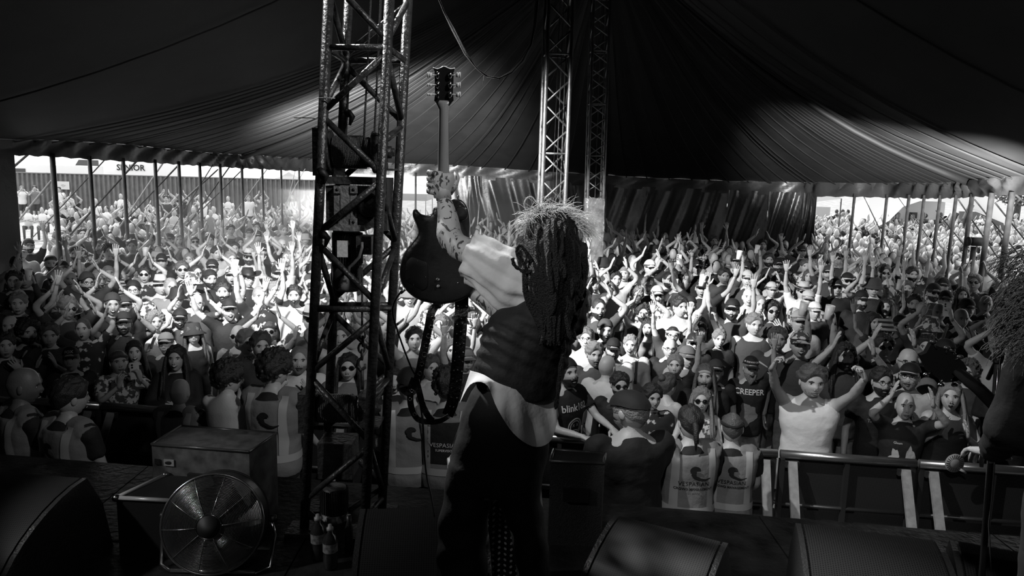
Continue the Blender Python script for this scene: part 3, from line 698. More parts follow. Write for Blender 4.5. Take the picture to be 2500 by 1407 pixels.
gazebo(2058, 513, 42, 3.2, 'grey peaked gazebo right beside the curtain edge', TENTL, mat('gazebo_pale', .6, .8))
gazebo(2098, 515, 38, 3.4, 'dark peaked gazebo with small lettering seen right of the first pole', TENTD, mat('gazebo_pale', .6, .8), 'EVENTBAR', INK)
gazebo(2320, 520, 42, 4.0, 'grey stall canopy in the middle of the right opening', TENTL, TENTD); gazebo(2445, 537, 46, 3.0, 'small pale gazebo near the trees at far right', mat('gazebo_pale', .6, .8), TENTL)
# food stall sign and boxes
def board(name, x0, y0, x1, y1, D, m, label, cat, text=None, tm=None, ts=.3, fr=None):
    a, b = W(x0, y0, D), W(x1, y1, D); o_ = empty(name, ((a.x+b.x)/2, D, 0), label=label, cat=cat); q = MB(); h = a.z-b.z; zc = (a.z+b.z)/2
    q.box((0, 0, zc), (b.x-a.x, .08, h)); ob('panel', q, m, o_, False)
    for s in (-1, 1): q = MB(); q.box((s*(b.x-a.x)*.46, .04, zc/2), (.05, .05, max(.1, zc))); ob('post', q, STEEL, o_, False)
    if text:
        for i, ln in enumerate(text.split('\n')):
            me = text_mesh(ln, ts, True); me.transform(Matrix.Rotation(PI/2, 4, 'X')); t = ob('lettering', me, tm or WINK, o_, fix=False); t.location = (0, -.06, zc+h*.18-i*ts*1.1)
board('menu_board', 1992, 563, 2031, 596, 32, TENTD, 'dark board with white lettering beside the curtain edge', 'sign', 'CHILL AMOR', WINK, .10)
board('stall_sign', 2342, 516, 2392, 548, 38.6, TENTD, 'patterned dark sign above the stalls in the right opening', 'sign')
board('stall_counter', 2300, 552, 2380, 590, 38.2, VANM, 'white stall counter below the grey canopy', 'stall')
board('stall_cabin', 1993, 505, 2022, 560, 44, TENTL, 'grey two-tier stall cabin by the curtain edge', 'stall')
v_ = W(2195, 560, 33.5); o_ = empty('food_van', (v_.x, 33.5, 0), label='rounded white food van beyond the right opening', cat='van')
q = MB(); q.prism([V((x, 0, z)) for x, z in ((-1.5, .3), (-1.45, 1.6), (-1.1, 2.1), (-.6, 2.3), (1.9, 2.3), (1.95, .3))], (0, 2, 0)); ob('body', q, VANM, o_, False)
for x in (-1.05, -.4, .5): q = MB(); q.box((x, -.02, 1.5), (.42, .04, .6)); ob('window', q, WINM, o_, False)
# big stretch tent beyond the right opening
q = MB(); pts = [(2130, 560, 26), (2170, 540, 27), (2205, 505, 28), (2262, 486, 30), (2330, 498, 29), (2390, 520, 27), (2450, 545, 24)]; bk = [(2120, 470, 34), (2170, 440, 35), (2210, 420, 36), (2262, 405, 36), (2330, 410, 36), (2380, 430, 34), (2480, 560, 26)]
q.grid([[W(*a).lerp(W(*b), t/5)+V((0, 0, -.3*math.sin(PI*t/5))) for a, b in zip(pts, bk)] for t in range(6)]); st = ob('stretch_tent', q, mat('stretch_cloth', .30, .8)); tag(st, 'large grey stretch tent with curved edges beyond the right opening', 'tent')
for a, b, D in (((2372, 500), (2350, 700), 28), ((2335, 520), (2325, 660), 28)):
    p0 = W(*a, D); q = MB(); q.tube([(p0.x-.8, p0.y, 0), p0], .10, 10); ob('tent_mast', q, POLEM, st)
q = MB(); q.grid([[W(1985, 470, 27), W(2030, 472, 28), W(2054, 484, 28)], [W(1985, 494, 26), W(2025, 489, 27), W(2055, 485, 28)]]); aw = tag(ob('awning', q, TENTL), 'grey awning corner beside the back curtain edge', 'awning'); pa = W(2054, 485, 27.5); q = MB(); q.tube([(pa.x, pa.y, 0), pa], .03, 8); ob('pole', q, POLEM, aw)
# trees at far right
rt = random.Random(3); LEAF = mat('leaf', .14, .8, noise_amt=.08, nscale=5)
t0 = W(2475, 560, 52); tr = empty('tree', (t0.x, t0.y, 0), label='leafy tree beyond the stalls at the far right', cat='tree'); q = MB(); q.tube([(0, 0, 0), (.1, 0, 2), (0, .1, 4)], [.25, .18, .1], 8); ob('trunk', q, POLEM, tr)
q = MB()
for k in range(1500):
    d = V((rt.gauss(0, 1), rt.gauss(0, 1), rt.gauss(0, 1))).normalized()*rt.uniform(.5, 1)**.5; c = V((d.x*2.3, d.y*2, 3.3+d.z*1.7)); a = V((rt.uniform(-1, 1), rt.uniform(-1, 1), rt.uniform(-1, 1)))*.13; b = a.orthogonal()*.8; q.add([c-a, c+b, c+a, c-b], [(0, 1, 2, 3)])
tag(ob('foliage', q, LEAF, tr), kind='stuff')
# ================================================================== king pole masts
def truss(name, base, top, w_, tube_r, brace_r, nseg, parent_label, m=GALV, yaw=0., ringevery=4, extra=None):
    """square lattice mast between two world points"""
    base, top = V(base), V(top); ax = (top-base); L = ax.length; ax.normalize(); ux = (V((math.cos(yaw), math.sin(yaw), 0))); ux = (ux-ax*ux.dot(ax)).normalized(); uy = ax.cross(ux)
    o_ = empty(name, base, label=parent_label, cat='mast'); cs = [(-1, -1), (1, -1), (1, 1), (-1, 1)]; P = lambda c, t: (ux*c[0]+uy*c[1])*w_/2+ax*t
    for c in cs: q = MB(); q.tube([P(c, 0), P(c, L)], tube_r, 10); ob('corner_tube', q, m, o_)
    seg = L/nseg; cnt = 0
    for f in range(4):
        a, b = cs[f], cs[(f+1) % 4]
        for k in range(nseg):
            t0_, t1_ = k*seg+.01, (k+1)*seg-.01; p, r_ = (a, b) if (k+f) % 2 == 0 else (b, a)
            q = MB(); q.tube([P(p, t0_), P(r_, t1_)], brace_r, 6); ob('brace', q, m, o_)
        for k in range(0, nseg+1, ringevery): q = MB(); q.tube([P(a, k*seg), P(b, k*seg)], brace_r, 6); ob('crossbar', q, m, o_)
    return o_
b1 = W(1347, 500, 9.4); t1 = W(1367, -40, 9.4)
d = (t1-b1).normalized(); base1 = b1-d*(b1.z/d.z); top1 = t1+d*1.5
m1 = truss('lattice_mast', base1, top1, .285, .024, .011, 24, 'silver lattice mast rising behind the long-haired musician', yaw=.10)
b2 = W(1451, 490, 13.6); t2 = W(1468, -40, 13.6); d = (t2-b2).normalized(); base2 = b2-d*(b2.z/d.z)
m2 = truss('lattice_mast', base2, t2+d*.2, .28, .024, .011, 30, 'thinner distant lattice mast with its foot wrapped in shiny sheet', yaw=.05)
WRAP = mat('shiny_wrap', .5, .2, .6, noise_amt=.2, nscale=9, bump=1., bscale=11)
q = MB(); rr = random.Random(5); rows = []
for j in range(30):
    z = (b2.z+.05)*j/29; c = base2+(b2-base2)*(z/b2.z); row = []
    for i in range(24):
        a = i/24*4; e = int(a); f = a-e; cs_ = [(-1, -1), (1, -1), (1, 1), (-1, 1)]; p, r_ = cs_[e], cs_[(e+1) % 4]; x = (p[0]*(1-f)+r_[0]*f)*.172; y = (p[1]*(1-f)+r_[1]*f)*.172
        k = 1+.09*noise.noise(V((i*.9, j*1.1, 2))); row.append(V((c.x+x*k-base2.x, c.y+y*k-base2.y, z)))
    rows.append(row)
q.grid(rows, True); ob('foot_wrap', q, WRAP, m2)
for m_o, bb, tt, xs in ((m1, b1, t1, (-.01, .035)), (m2, b2, t2, (0,))):
    for x in xs: q = MB(); q.tube([V((x, 0, -.0))+V((0, 0, .1)), (tt-m_o.location)+V((x+.02, 0, 0))], .006, 5); ob('hoist_rope', q, ROPEM, m_o)
# hanging cable loop under the roof
q = MB(); rl = random.Random(9); D = 6.5
pts0 = [(1062, -30), (1085, 30), (1105, 70), (1135, 130), (1165, 168), (1190, 186), (1220, 192), (1250, 178), (1275, 150), (1295, 110), (1305, 60), (1312, 0), (1316, -40)]
for k in range(5):
    o1, o2 = rl.uniform(-4, 4), rl.uniform(-4, 4); q.tube([W(x+o1*math.sin(i*1.1+k), y+o2*math.cos(i*.9+k*2), D) for i, (x, y) in enumerate(pts0)], .006, 6)
q.tube([W(1181, 185, D), W(1180, 204, D)], .003, 5); tag(ob('cable_bundle', q, ROPEM), 'loose bundle of cables drooping in a loop under the dark roof', 'cable')
# wall of steel barriers at the back left of the curtain
for k, (x0, x1) in enumerate(((1180, 1235), (1237, 1292))):
    a, b = W(x0, 570, 19.5), W(x1, 572, 19.3); o_ = empty('pedestrian_barrier', (a.x, a.y, 0), label='steel pedestrian barrier by the back curtain, %s of two' % ('left' if k == 0 else 'right'), cat='barrier'); Lb = b.x-a.x; q = MB()
    q.tube([(0, 0, .15), (0, 0, a.z), (Lb, 0, a.z), (Lb, 0, .15), (0, 0, .15)], .02, 6); ob('frame', q, GALV, o_)
    for i in range(1, 6): q = MB(); q.tube([(Lb*i/6, 0, .15), (Lb*i/6, 0, a.z)], .01, 5); ob('bar', q, GALV, o_)
    for x in (.08, Lb-.08): q = MB(); q.tube([(x, -.25, 0.01), (x, .25, .01), (x, .0, .15)], .015, 5); ob('foot', q, GALV, o_)
# ================================================================== stage, barrier, winch tower, stage equipment
edgeY = lambda X: 4.2-.128*X
railY = lambda X: 6.18-.128*X
STAGEM = mat('stage_ply', .022, .5, noise_amt=.02, nscale=5, bump=.35, bscale=25); CARPET = mat('speaker_paint', .010, .6, bump=.5, bscale=160)
st_ = empty('stage', (0, 0, 0)); tag(st_, kind='structure')
xs = [-5.9+1.22*i for i in range(10)]
for i in range(9):
    for y0, y1 in ((-2, .2), (.2, 2.4), (2.4, None)):
        a, b = xs[i]+.004, xs[i+1]-.004; q = MB(); e0 = edgeY(a) if y1 is None else y1-.008; e1 = edgeY(b) if y1 is None else y1-.008
        q.prism([V((a, y0, STZ-.04)), V((b, y0, STZ-.04)), V((b, e1, STZ-.04)), V((a, e0, STZ-.04))], (0, 0, .04)); ob('deck_panel', q, STAGEM, st_, False)
q = MB(); q.prism([V((-5.9, edgeY(-5.9)-.03, 0)), V((5.1, edgeY(5.1)-.03, 0)), V((5.1, edgeY(5.1), 0)), V((-5.9, edgeY(-5.9), 0))], (0, 0, STZ-.04)); ob('skirt', q, BLACK, st_, False)
for x in [-5+1.5*i for i in range(7)]: q = MB(); q.tube([(x, edgeY(x)-.12, 0), (x, edgeY(x)-.12, STZ-.04)], .025, 8); ob('leg', q, STEEL, st_)
# crowd barrier
PERF = dots('perforated_plate', .05, .004, 150, .25, .45, .4); RAILM = mat('barrier_rail', .5, .28, .9, noise_amt=.06, nscale=6); BRACEM = mat('barrier_strut', .30, .6, .0, noise_amt=.07, nscale=18); FRM = mat('barrier_frame', .07, .4, .6)
J = [-6.1, -4.9, -3.72, -2.53, -1.35, -.16, 1.03, 2.21, 3.27, 4.4]
ordn = ['far left', 'left', 'second from left', 'third from left', 'section behind the winch tower', 'middle', 'section right of the musician', 'section left of the white vest', 'section below the bald clapping person', 'far right']
def uvplane(name, pts, m, parent, s=1.):
    me = bpy.data.meshes.new(name); me.from_pydata([V(p) for p in pts], [], [(0, 1, 2, 3)]); uv = me.uv_layers.new(name='UVMap'); a = (V(pts[1])-V(pts[0])).length*s; b = (V(pts[3])-V(pts[0])).length*s
    for l, c in zip(uv.data, ((0, 0), (a, 0), (a, b), (0, b))): l.uv = c
    return ob(name, me, m, parent)
for i in range(9):
    x0, x1 = J[i]+.012, J[i+1]-.012; y0, y1 = railY(x0), railY(x1); o_ = empty('crowd_barrier', ((x0+x1)/2, (y0+y1)/2, 0), label='steel crowd barrier with perforated plate, %s' % ordn[i], cat='barrier', group='crowd barrier sections')
    a, b = V((x0, y0, 0))-o_.location, V((x1, y1, 0))-o_.location; Z = V((0, 0, 1)); nn = V((b-a)).cross(Z).normalized(); nn = nn if nn.y < 0 else -nn
    q = MB(); q.tube([a+Z*1.05, b+Z*1.05], .036, 12); ob('top_rail', q, RAILM, o_)
    pl = nn*-.045; uvplane('perforated_plate', [a+pl+Z*.03, b+pl+Z*.03, b+pl+Z*1.0, a+pl+Z*1.0], PERF, o_)
    for z in (.05, .62): q = MB(); q.tube([a+Z*z, b+Z*z], .017, 8); ob('cross_rail', q, FRM, o_)
    for t in (.02, .5, .98): q = MB(); q.box(a.lerp(b, t)+Z*.51, (.035, .035, 1.0)); ob('upright', q, FRM, o_, False)
    for t in (.085, .915):
        p = a.lerp(b, t); q = MB(); u_ = (b-a).normalized()*.034; dn = nn*.62; th = V((0, 0, .012))
        q.prism([p+Z*1.0+nn*.03-u_, p+Z*1.0+nn*.03+u_, p+dn+Z*.03+u_, p+dn+Z*.03-u_], (V((0, -.02, .012)))); ob('strut', q, BRACEM, o_, False)
        q = MB(); q.box(p+Z*.98+nn*.03, (.11, .03, .05)); ob('strut_bracket', q, FRM, o_, False)
    q = MB(); q.prism([a+nn*.05+Z*.0, b+nn*.05+Z*.0, b+nn*.9+Z*.0, a+nn*.9+Z*.0], (0, 0, .02)); ob('foot_plate', q, FRM, o_, False)
# ---------------- winch tower
TW = mat('tower_paint', .062, .32, .45, noise_amt=.028, nscale=26, bump=.35, bscale=60); TWD = mat('tower_dark', .055, .45, .3, noise_amt=.012, nscale=20, bump=.4, bscale=50)
CABLE = mat('steel_rope', .12, .45, .4, bump=.9, bscale=240); ALU = mat('grey_gearbox', .22, .5, .3, noise_amt=.08, nscale=22, bump=.5, bscale=45)
tw = empty('winch_tower', (0, 0, 0), label='big lattice winch tower of dark steel tubes left of the musician', cat='tower')
DF, DB = 3.70, 3.96
LEGS = {'FL': ((802, 0), (741, 1338), DF), 'FR': ((951, 0), (889, 1320), DF-.03), 'BL': ((852, 0), (788, 1300), DB), 'BR': ((996, 0), (930, 1290), DB-.03)}
def lp(k, y):
    (x0, y0), (x1, y1), D = LEGS[k]; return W(x0+(x1-x0)*(y-y0)/(y1-y0), y, D)
for k in LEGS:
    a = lp(k, -160); b = lp(k, 1300); d = b-a; b = a+d*((a.z-STZ)/-d.z); q = MB(); q.tube([a, b], .0245, 16); ob('corner_tube', q, TW, tw); q = MB(); q.box((b.x, b.y, STZ+.01), (.16, .16, .02)); ob('foot_plate', q, TW, tw, False)
def br(k0, y0, k1, y1, r=.0155, m=TW):
    q = MB(); a, b = lp(k0, y0), lp(k1, y1); q.tube([a, b], r, 12); ob('brace' if abs(y0-y1) > 40 else 'crossbar', q, m, tw)
for f0, f1, yy in (('FL', 'FR', 116), ('BL', 'BR', 148), ('FL', 'BL', 125), ('FR', 'BR', 128), ('FL', 'FR', 755), ('BL', 'BR', 745), ('FL', 'BL', 752), ('FR', 'BR', 752)):
    dy = (148-116) if yy in (125, 128) else (-8 if yy == 752 else 0)
    br(f0, yy if yy not in (125, 128) else 116, f1, yy if yy not in (125, 128) else 148)
for a in (('FR', 99, 'FL', -52), ('FR', 128, 'FL', 272), ('FL', 286, 'FR', 425), ('FR', 442, 'FL', 568), ('FL', 594, 'FR', 737), ('FR', 780, 'FL', 908), ('FL', 923, 'FR', 1077), ('FR', 1093, 'FL', 1220), ('FL', 1245, 'FR', 1370),
          ('BL', 132, 'BR', 10), ('BL', 160, 'BR', 297), ('BR', 310, 'BL', 440), ('BL', 455, 'BR', 590), ('BR', 600, 'BL', 728), ('BL', 765, 'BR', 895), ('BR', 910, 'BL', 1040), ('BL', 1055, 'BR', 1180), ('BR', 1190, 'BL', 1290),
          ('FL', -20, 'BL', 140), ('BL', 155, 'FL', 262), ('FL', 600, 'BL', 735), ('BL', 760, 'FL', 900),
          ('BR', 2, 'FR', 95), ('FR', 135, 'BR', 297), ('BR', 310, 'FR', 345), ('FR', 455, 'BR', 592), ('BR', 605, 'FR', 735), ('FR', 770, 'BR', 905), ('BR', 925, 'FR', 975), ('FR', 1085, 'BR', 1200), ('BR', 1215, 'FR', 1262)): br(*a)
def drum(cy, x0, x1, hgt, label, seed, turns=22):
    D = 3.83; a, b = W(x0, cy, D), W(x1, cy, D); ax = (b-a).normalized(); L = (b-a).length; r = hgt/2/FPX*D; c0 = a; o_ = empty('winch_drum', a, label=label, cat='winch')
    Rm = Matrix.Translation((0, 0, 0))
    q = MB(); q.lathe((0, 0, 0), [(r*.80, 0), (r*.80, L)], 24, ax); ob('barrel', q, TWD, o_)
    for nm, t in (('flange', -.012), ('flange', L)): q = MB(); q.lathe(ax*t, [(r*1.22, 0), (r*1.22, .010), (r*1.14, .012)], 32, ax); ob(nm, q, TW, o_)
    # wound rope: one helix
    u_ = ax.orthogonal().normalized(); v_ = ax.cross(u_); pts = []; pr = r*.16; n = turns*14
    for k in range(n+1):
        an = 2*PI*k/14; t = .012+(L*.97-.02)*k/n; rr = r*.93*(1 if t < L*.8 else .9); pts.append(ax*t+(u_*math.cos(an)+v_*math.sin(an))*rr)
    q = MB(); q.tube(pts, L/turns*.50, 6); ob('wound_rope', q, CABLE, o_)
    q = MB(); q.box(ax*(L+.035), (.05, .16, r*1.9)); q.box(ax*(L+.06)+V((0, 0, r*1.0)), (.10, .17, .010)); q.box(ax*(L+.06)-V((0, 0, r*1.0)), (.10, .17, .010)); ob('bearing_frame', q, TWD, o_, False)
    q = MB(); q.box(-ax*.05, (.05, .20, r*2.7)); ob('side_plate', q, TWD, o_, False); q = MB(); q.lathe(ax*(L+.06), [(.03, 0), (.03, .03), (.02, .03), (.02, .045)], 6, ax); ob('axle_nut', q, TW, o_)
    return o_
drum(372, 812, 912, 82, 'upper rope winch drum inside the winch tower', 1); drum(997, 775, 880, 74, 'lower rope winch drum inside the winch tower', 2, 19)
def winch_motor(label, gx0, gx1, gy0, gy1, mx0, mx1, my0, my1, fy1, top, D=3.86, m=ALU):
    o_ = empty('winch_motor', (0, 0, 0), label=label, cat='motor'); P = lambda x, y, d=0.: W(x, y, D+d)
    c = P((gx0+gx1)/2, (gy0+gy1)/2); w_ = (gx1-gx0)/FPX*D; h = (gy1-gy0)/FPX*D; q = MB(); q.box(c, (w_, .17, h)); ob('gearbox', q, TWD, o_, False)
    if top:
        q = MB(); q.box(P(878, 441), (.31, .21, .035)); ob('mounting_plate', q, TWD, o_, False)
        q = MB(); q.box(P(942, 500), (.045, .2, .25)); ob('end_plate', q, TWD, o_, False)
        f = c+V((-.045, -.088, 0))
        for x in (824, 864):
            p = P(x, 503, -.10); q = MB(); q.box(p, (.030, .022, .19)); ob('foot_bar', q, ALU, o_, False)
            for yy in (463, 542):
                q = MB(); pp = P(x, yy, -.115); q.box(pp, (.034, .016, .036)); q2 = ob('bolt_pad', q, REFL if False else ALU, o_, False); q = MB(); q.lathe(pp+V((0, -.009, 0)), [(.0075, 0), (.0075, .002)], 12, (0, -1, 0)); ob('bolt_hole', q, BLACK, o_)
        p = P(844, 505, -.10); q = MB(); q.box(p, (.045, .03, .21)); ob('centre_web', q, ALU, o_, False)
        p = P(903, 500, -.09); q = MB(); q.lathe(p, [(.02, 0), (.055, .0), (.06, .03), (.05, .05)], 20, (0, -1, 0)); ob('cover_disc', q, TWD, o_)
        q = MB(); q.box(P(850, 553, -.03), (.20, .19, .03)); ob('lower_flange', q, ALU, o_, False)
    cx = (mx0+mx1)/2; a, b = P(cx, my0), P(cx, my1); r = (mx1-mx0)/2/FPX*D; q = MB(); q.lathe(b, [(r*.86, 0), (r*.86, (a-b).length)], 28); ob('motor_barrel', q, TWD, o_)
    for k in range(34):
        an = 2*PI*k/34; q = MB(); d = V((math.cos(an), math.sin(an), 0)); q.box(b+d*r*.93+V((0, 0, (a-b).length/2)), (r*.16, .004, (a-b).length*.94), Matrix.Rotation(an, 3, 'Z')); ob('cooling_fin', q, TWD, o_, False)
    e = P(cx, fy1); hh = (b-e).length; q = MB(); q.lathe(e, [(.01, 0), (r*.7, .0), (r*.93, hh*.12), (r, hh*.3), (r, hh)], 28); ob('fan_cowl', q, mat('scuffed_cowl', .03, .4, kind='print', nscale=16, c2=.26, thr=.52), o_)
    if top:
        q = MB(); q.box(P(836, 608, -.125), (.052, .006, .082)); ob('rating_plate', q, mat('rating_plate', .7, .5, noise_amt=.15, nscale=90), o_, False)
        q = MB(); q.box(P(893, 597, -.08), (.075, .11, .09)); ob('terminal_box', q, TWD, o_, False)
        q = MB(); q.tube([P(884, 592, -.15), P(884, 604, -.16), P(877, 628, -.15), P(862, 645, -.14), P(853, 652, -.13), P(850, 668, -.13)], .0075, 8); ob('cable', q, mat('grey_cable', .16, .4), o_)
winch_motor('upper winch motor and gearbox in the tower, with white rating plate', 806, 935, 455, 552, 812, 886, 566, 645, 710, True)
winch_motor('lower winch motor hanging in the dark foot of the tower', 783, 870, 1066, 1160, 782, 852, 1190, 1250, 1296, False, D=3.85)
q = MB(); q.box(W(822, 421, 3.88), (.075, .02, .09)); tag(ob('plastic_bag', remesh(MB().ell(W(826, 422, 3.86), (.035, .03, .055), nu=14, nv=10).ell(W(845, 445, 3.84), (.022, .02, .04), nu=10, nv=8), .008, 1), mat('crumpled_plastic', .42, .25, bump=.9, bscale=60)), 'crumpled pale plastic bag below the upper winch drum', 'bag')
q = MB()
for x0, x1 in ((905, 888), (930, 913)): q = MB(); q.tube([W(x0, -60, 3.86), W(x0, 0, 3.86), W(x1, 348, 3.82)], .0052, 8); tag(ob('hoist_rope', q, CABLE), 'dark steel hoist rope running down to the upper winch drum, %s one' % ('left' if x0 == 905 else 'right'), 'rope')
hk = empty('lifting_hook', W(884, 812, 3.8), label='dark steel hook and shackle hanging inside the tower', cat='hook')
q = MB(); q.tube([(.002, 0, .30), (0, 0, .02)], .0055, 8); ob('wire_rope', q, CABLE, hk)
for k in range(4):
    q = MB(); c = V((.004*math.sin(k*2), 0, -.01-.036*k)); an = k % 2*PI/2+.3; q.tube([c+V((math.cos(an)*math.cos(a)*.016, math.sin(an)*math.cos(a)*.016, math.sin(a)*.026)) for a in (2*PI*j/14 for j in range(15))], .0062, 6, caps=False); ob('chain_link', q, TWD, hk)
q = MB(); q.tube([(-.0, 0, -.13), (-.02, 0, -.15), (-.026, 0, -.18), (-.008, 0, -.20), (.014, 0, -.185), (.014, 0, -.165)], [.007, .009, .011, .012, .009, .005], 8); ob('hook', q, TWD, hk)
q = MB(); q.tube([(0, 0, -.2), (.0, 0, -.30)], .009, 8); ob('thimble', q, TWD, hk)
for (x, y, k0) in ((786, 422, 0), (790, 575, 0), (850, 278, 1)):
    q = MB(); q.tube([W(x-6, y-8, 3.66 if not k0 else 3.9), W(x, y, 3.65 if not k0 else 3.9), W(x+10, y+8, 3.66 if not k0 else 3.9), W(x+4, y+28, 3.66 if not k0 else 3.9)], [.016, .022, .016, .006], 8); ob('tape_wrap', q, BLACK, tw)
q = MB(); q.tube([W(718, 288, 3.9), W(757, 288, 3.72), W(776, 290, 3.66)], .0022, 6); q.tube([W(779, 240, 3.66), W(800, 239, 3.66), W(818, 240, 3.66)], .003, 6); ob('cable_tie', q, REFL, tw)
# ---------------- monitors
GRILL = dots('speaker_grille', .04, .006, 230, .26, .5)
def wedge(p0, p1, h, depth, label, grille_side=1, paint=CARPET):
    """floor monitor: p0-p1 = rear top edge of the grille, sloping down towards the camera"""
    p0, p1 = V(p0), V(p1); u_ = (p1-p0); u_.z = 0; L = u_.length; u_.normalize(); v_ = V((u_.y, -u_.x, 0)); v_ = v_ if v_.y < 0 else -v_
    o_ = empty('stage_monitor', (p0.x, p0.y, STZ), label=label, cat='speaker'); K = lambda t: (-.05+depth*t, h*(1-t)**.85*(1) if t < 1 else .03)
    prof = [(-.14, 0), (-.10, h*.55), (0, h)]; n = 10; cur = []
    for k in range(1, n+1): t = k/n; cur.append((depth*math.sin(t*PI/2*.92)/math.sin(PI/2*.92), h*(1-t**1.6)+.05*t)) 
    prof = [(-.16, 0), (-.10, h*.6), (0, h)]+cur+[(depth, 0)]
    for nm, s0, s1, pm in (('cabinet', .02, L-.02, 0), ):
        q = MB(); q.prism([u_*s0+v_*a+V((0, 0, b-(.012 if 0 < i < len(prof)-1 else 0))) for i, (a, b) in enumerate(prof)], u_*(s1-s0)); ob(nm, q, paint, o_, False)
    for s0 in (0, L-.022): q = MB(); q.prism([u_*s0+v_*a+V((0, 0, b)) for a, b in prof], u_*.022); ob('side_panel', q, mat('monitor_edge', .05, .35, bump=.3, bscale=100), o_, False)
    gm = [(0.004, h)]+cur; me = MB(); rows = [[u_*(.03)+v_*a+V((0, 0, b+.001)), u_*(L-.03)+v_*a+V((0, 0, b+.001))] for a, b in gm]; me.grid(rows); mm = me.mesh('grille'); uv = mm.uv_layers.new(name='UVMap'); acc_ = [0]
    for i in range(1, len(gm)): acc_.append(acc_[-1]+math.hypot(gm[i][0]-gm[i-1][0], gm[i][1]-gm[i-1][1]))
    for p in mm.polygons:
        for li in p.loop_indices: vi = mm.loops[li].vertex_index; uv.data[li].uv = ((L-.06)*(vi % 2)*.45, acc_[vi//2]*.45)
    ob('grille', mm, GRILL, o_); q = MB(); q.box(u_*L*.5+v_*(-.13)+V((0, 0, h*.35)), (.12, .02, .05)); ob('rear_handle', q, BLACK, o_, False); return o_
z_ = STZ+.42
wedge(G(1500, 1257, z_), G(1778, 1327, z_), .42, .56, 'black stage monitor turned to the left, right of the musician'); wedge(G(1942, 1277, z_), G(2296, 1322, z_), .42, .60, 'black stage monitor at lower right with a scuffed bright left edge')
wedge(G(2318, 1318, z_), G(2620, 1372, z_), .42, .60, 'black stage monitor in the lower right corner'); wedge(G(880, 1243, z_), G(1188, 1238, z_), .42, .55, 'black stage monitor between the winch tower and the musician'); wedge(G(-120, 1143, z_), G(212, 1168, z_), .42, .60, 'black stage monitor in the dark at lower left')
# black box speakers on the stage edge
def spk(name, pts4, ztop, zb, label, m, sticker=False, lid=None):
    P = [G(x, y, ztop) for x, y in pts4]; o_ = empty(name, (P[0].x, P[0].y, zb), label=label, cat='speaker'); off = V((P[0].x, P[0].y, zb)); q = MB()
    lo = [V((p.x, p.y, zb))-off for p in P]; hi = [p-off for p in P]; q.prism(lo, (0, 0, ztop-zb)); ob('cabinet', q, m, o_, False)
    for i in range(4):
        a, b = hi[i], hi[(i+1) % 4]; q = MB(); q.tube([a, b], .008, 6); ob('edge_trim', q, mat('edge_trim', .10, .3, .4), o_)
    f = (lo[3]+lo[2])/2; u_ = (lo[2]-lo[3]).normalized(); nf = V((u_.y, -u_.x, 0)); nf = nf if nf.y < 0 else -nf; H = ztop-zb
    for s, hw in ((.5, .075),): q = MB(); q.box(lo[3].lerp(lo[2], s)+nf*.008+V((0, 0, H*.62)), (.13, .02, .07), Matrix.Rotation(math.atan2(u_.y, u_.x), 3, 'Z')); ob('handle', q, BLACK, o_, False)
    if sticker:
        for s, z, w_, h, mm in ((.18, .80, .055, .035, REFL), (.17, .60, .045, .012, REFL), (.06, .8, .03, .03, DARK)):
            q = MB(); q.box(lo[3].lerp(lo[2], s)+nf*.006+V((0, 0, H*z)), (w_, .004, h), Matrix.Rotation(math.atan2(u_.y, u_.x), 3, 'Z')); ob('sticker', q, mm, o_, False)
        q = MB(); q.ell(lo[3].lerp(lo[2], .18)+nf*.009+V((0, 0, H*.80)), (.02, .002, .010), nu=12, nv=6); ob('sticker_print', q, DARK, o_)
    return o_
DUST = mat('dusty_top', .04, .6, kind='noise', nscale=14, c2=.16)
spk('side_fill_speaker', [(443, 1041), (675, 1058), (608, 1104), (370, 1085)], STZ+.45, STZ, 'black speaker cabinet with dusty top and a sticker, above the fan', DUST, True)
spk('front_fill_speaker', [(1352, 1098), (1478, 1108), (1474, 1132), (1344, 1126)], STZ+.45, STZ, 'black speaker cabinet on the stage edge right of the musician', mat('speaker_top', .022, .7, bump=.5, bscale=200))
# low case with aluminium corner angle
cs_ = empty('flight_case', (0, 0, 0), label='low black flight case with bright aluminium corner edges left of the fan', cat='case'); zc = STZ+.30
P = [G(x, y, zc) for x, y in ((404, 1160), (560, 1168), (430, 1224), (284, 1216))]; q = MB(); q.prism([V((p.x, p.y, STZ)) for p in P], (0, 0, .298)); ob('case_body', q, BLACK, cs_, False)
for a, b in ((0, 3), (3, 2)): q = MB(); q.tube([P[a], P[b]], .012, 4); ob('edge_angle', q, mat('case_edge', .55, .35, .3), cs_)
for p in (P[3], P[0]): q = MB(); q.ell(p, (.02, .02, .018), nu=8, nv=6); ob('corner_ball', q, STEEL, cs_)
# water bottles
CLEAR = mat('clear_plastic', .9, .08, trans=1.); CLEAR.node_tree.nodes['Principled BSDF'].inputs['IOR'].default_value = 1.2
def bottle(px, py, H, label, m=CLEAR, lab=None):
    p = G(px, py, STZ) if py < 1500 else W(px, py, 3.2); o_ = empty('water_bottle', p, label=label, cat='bottle'); r = H*.155; q = MB()
    q.lathe((0, 0, 0), [(r*.8, 0), (r, .01), (r, H*.3), (r*.93, H*.34), (r, H*.38), (r, H*.62), (r*.75, H*.74), (r*.36, H*.82), (r*.36, H*.88)], 20); ob('bottle_body', q, m, o_)
    q = MB(); q.lathe((0, 0, H*.87), [(r*.48, 0), (r*.48, H*.06), (r*.3, H*.07), (r*.26, H*.13)], 16); ob('sports_cap', q, mat('cap_plastic', .35, .4), o_)
    q = MB(); q.lathe((0, 0, H*.40), [(r*1.02, 0), (r*1.02, H*.2)], 20, caps=False); ob('paper_label', q, lab or mat('bottle_label', .22, .5, noise_amt=.15, nscale=60), o_)
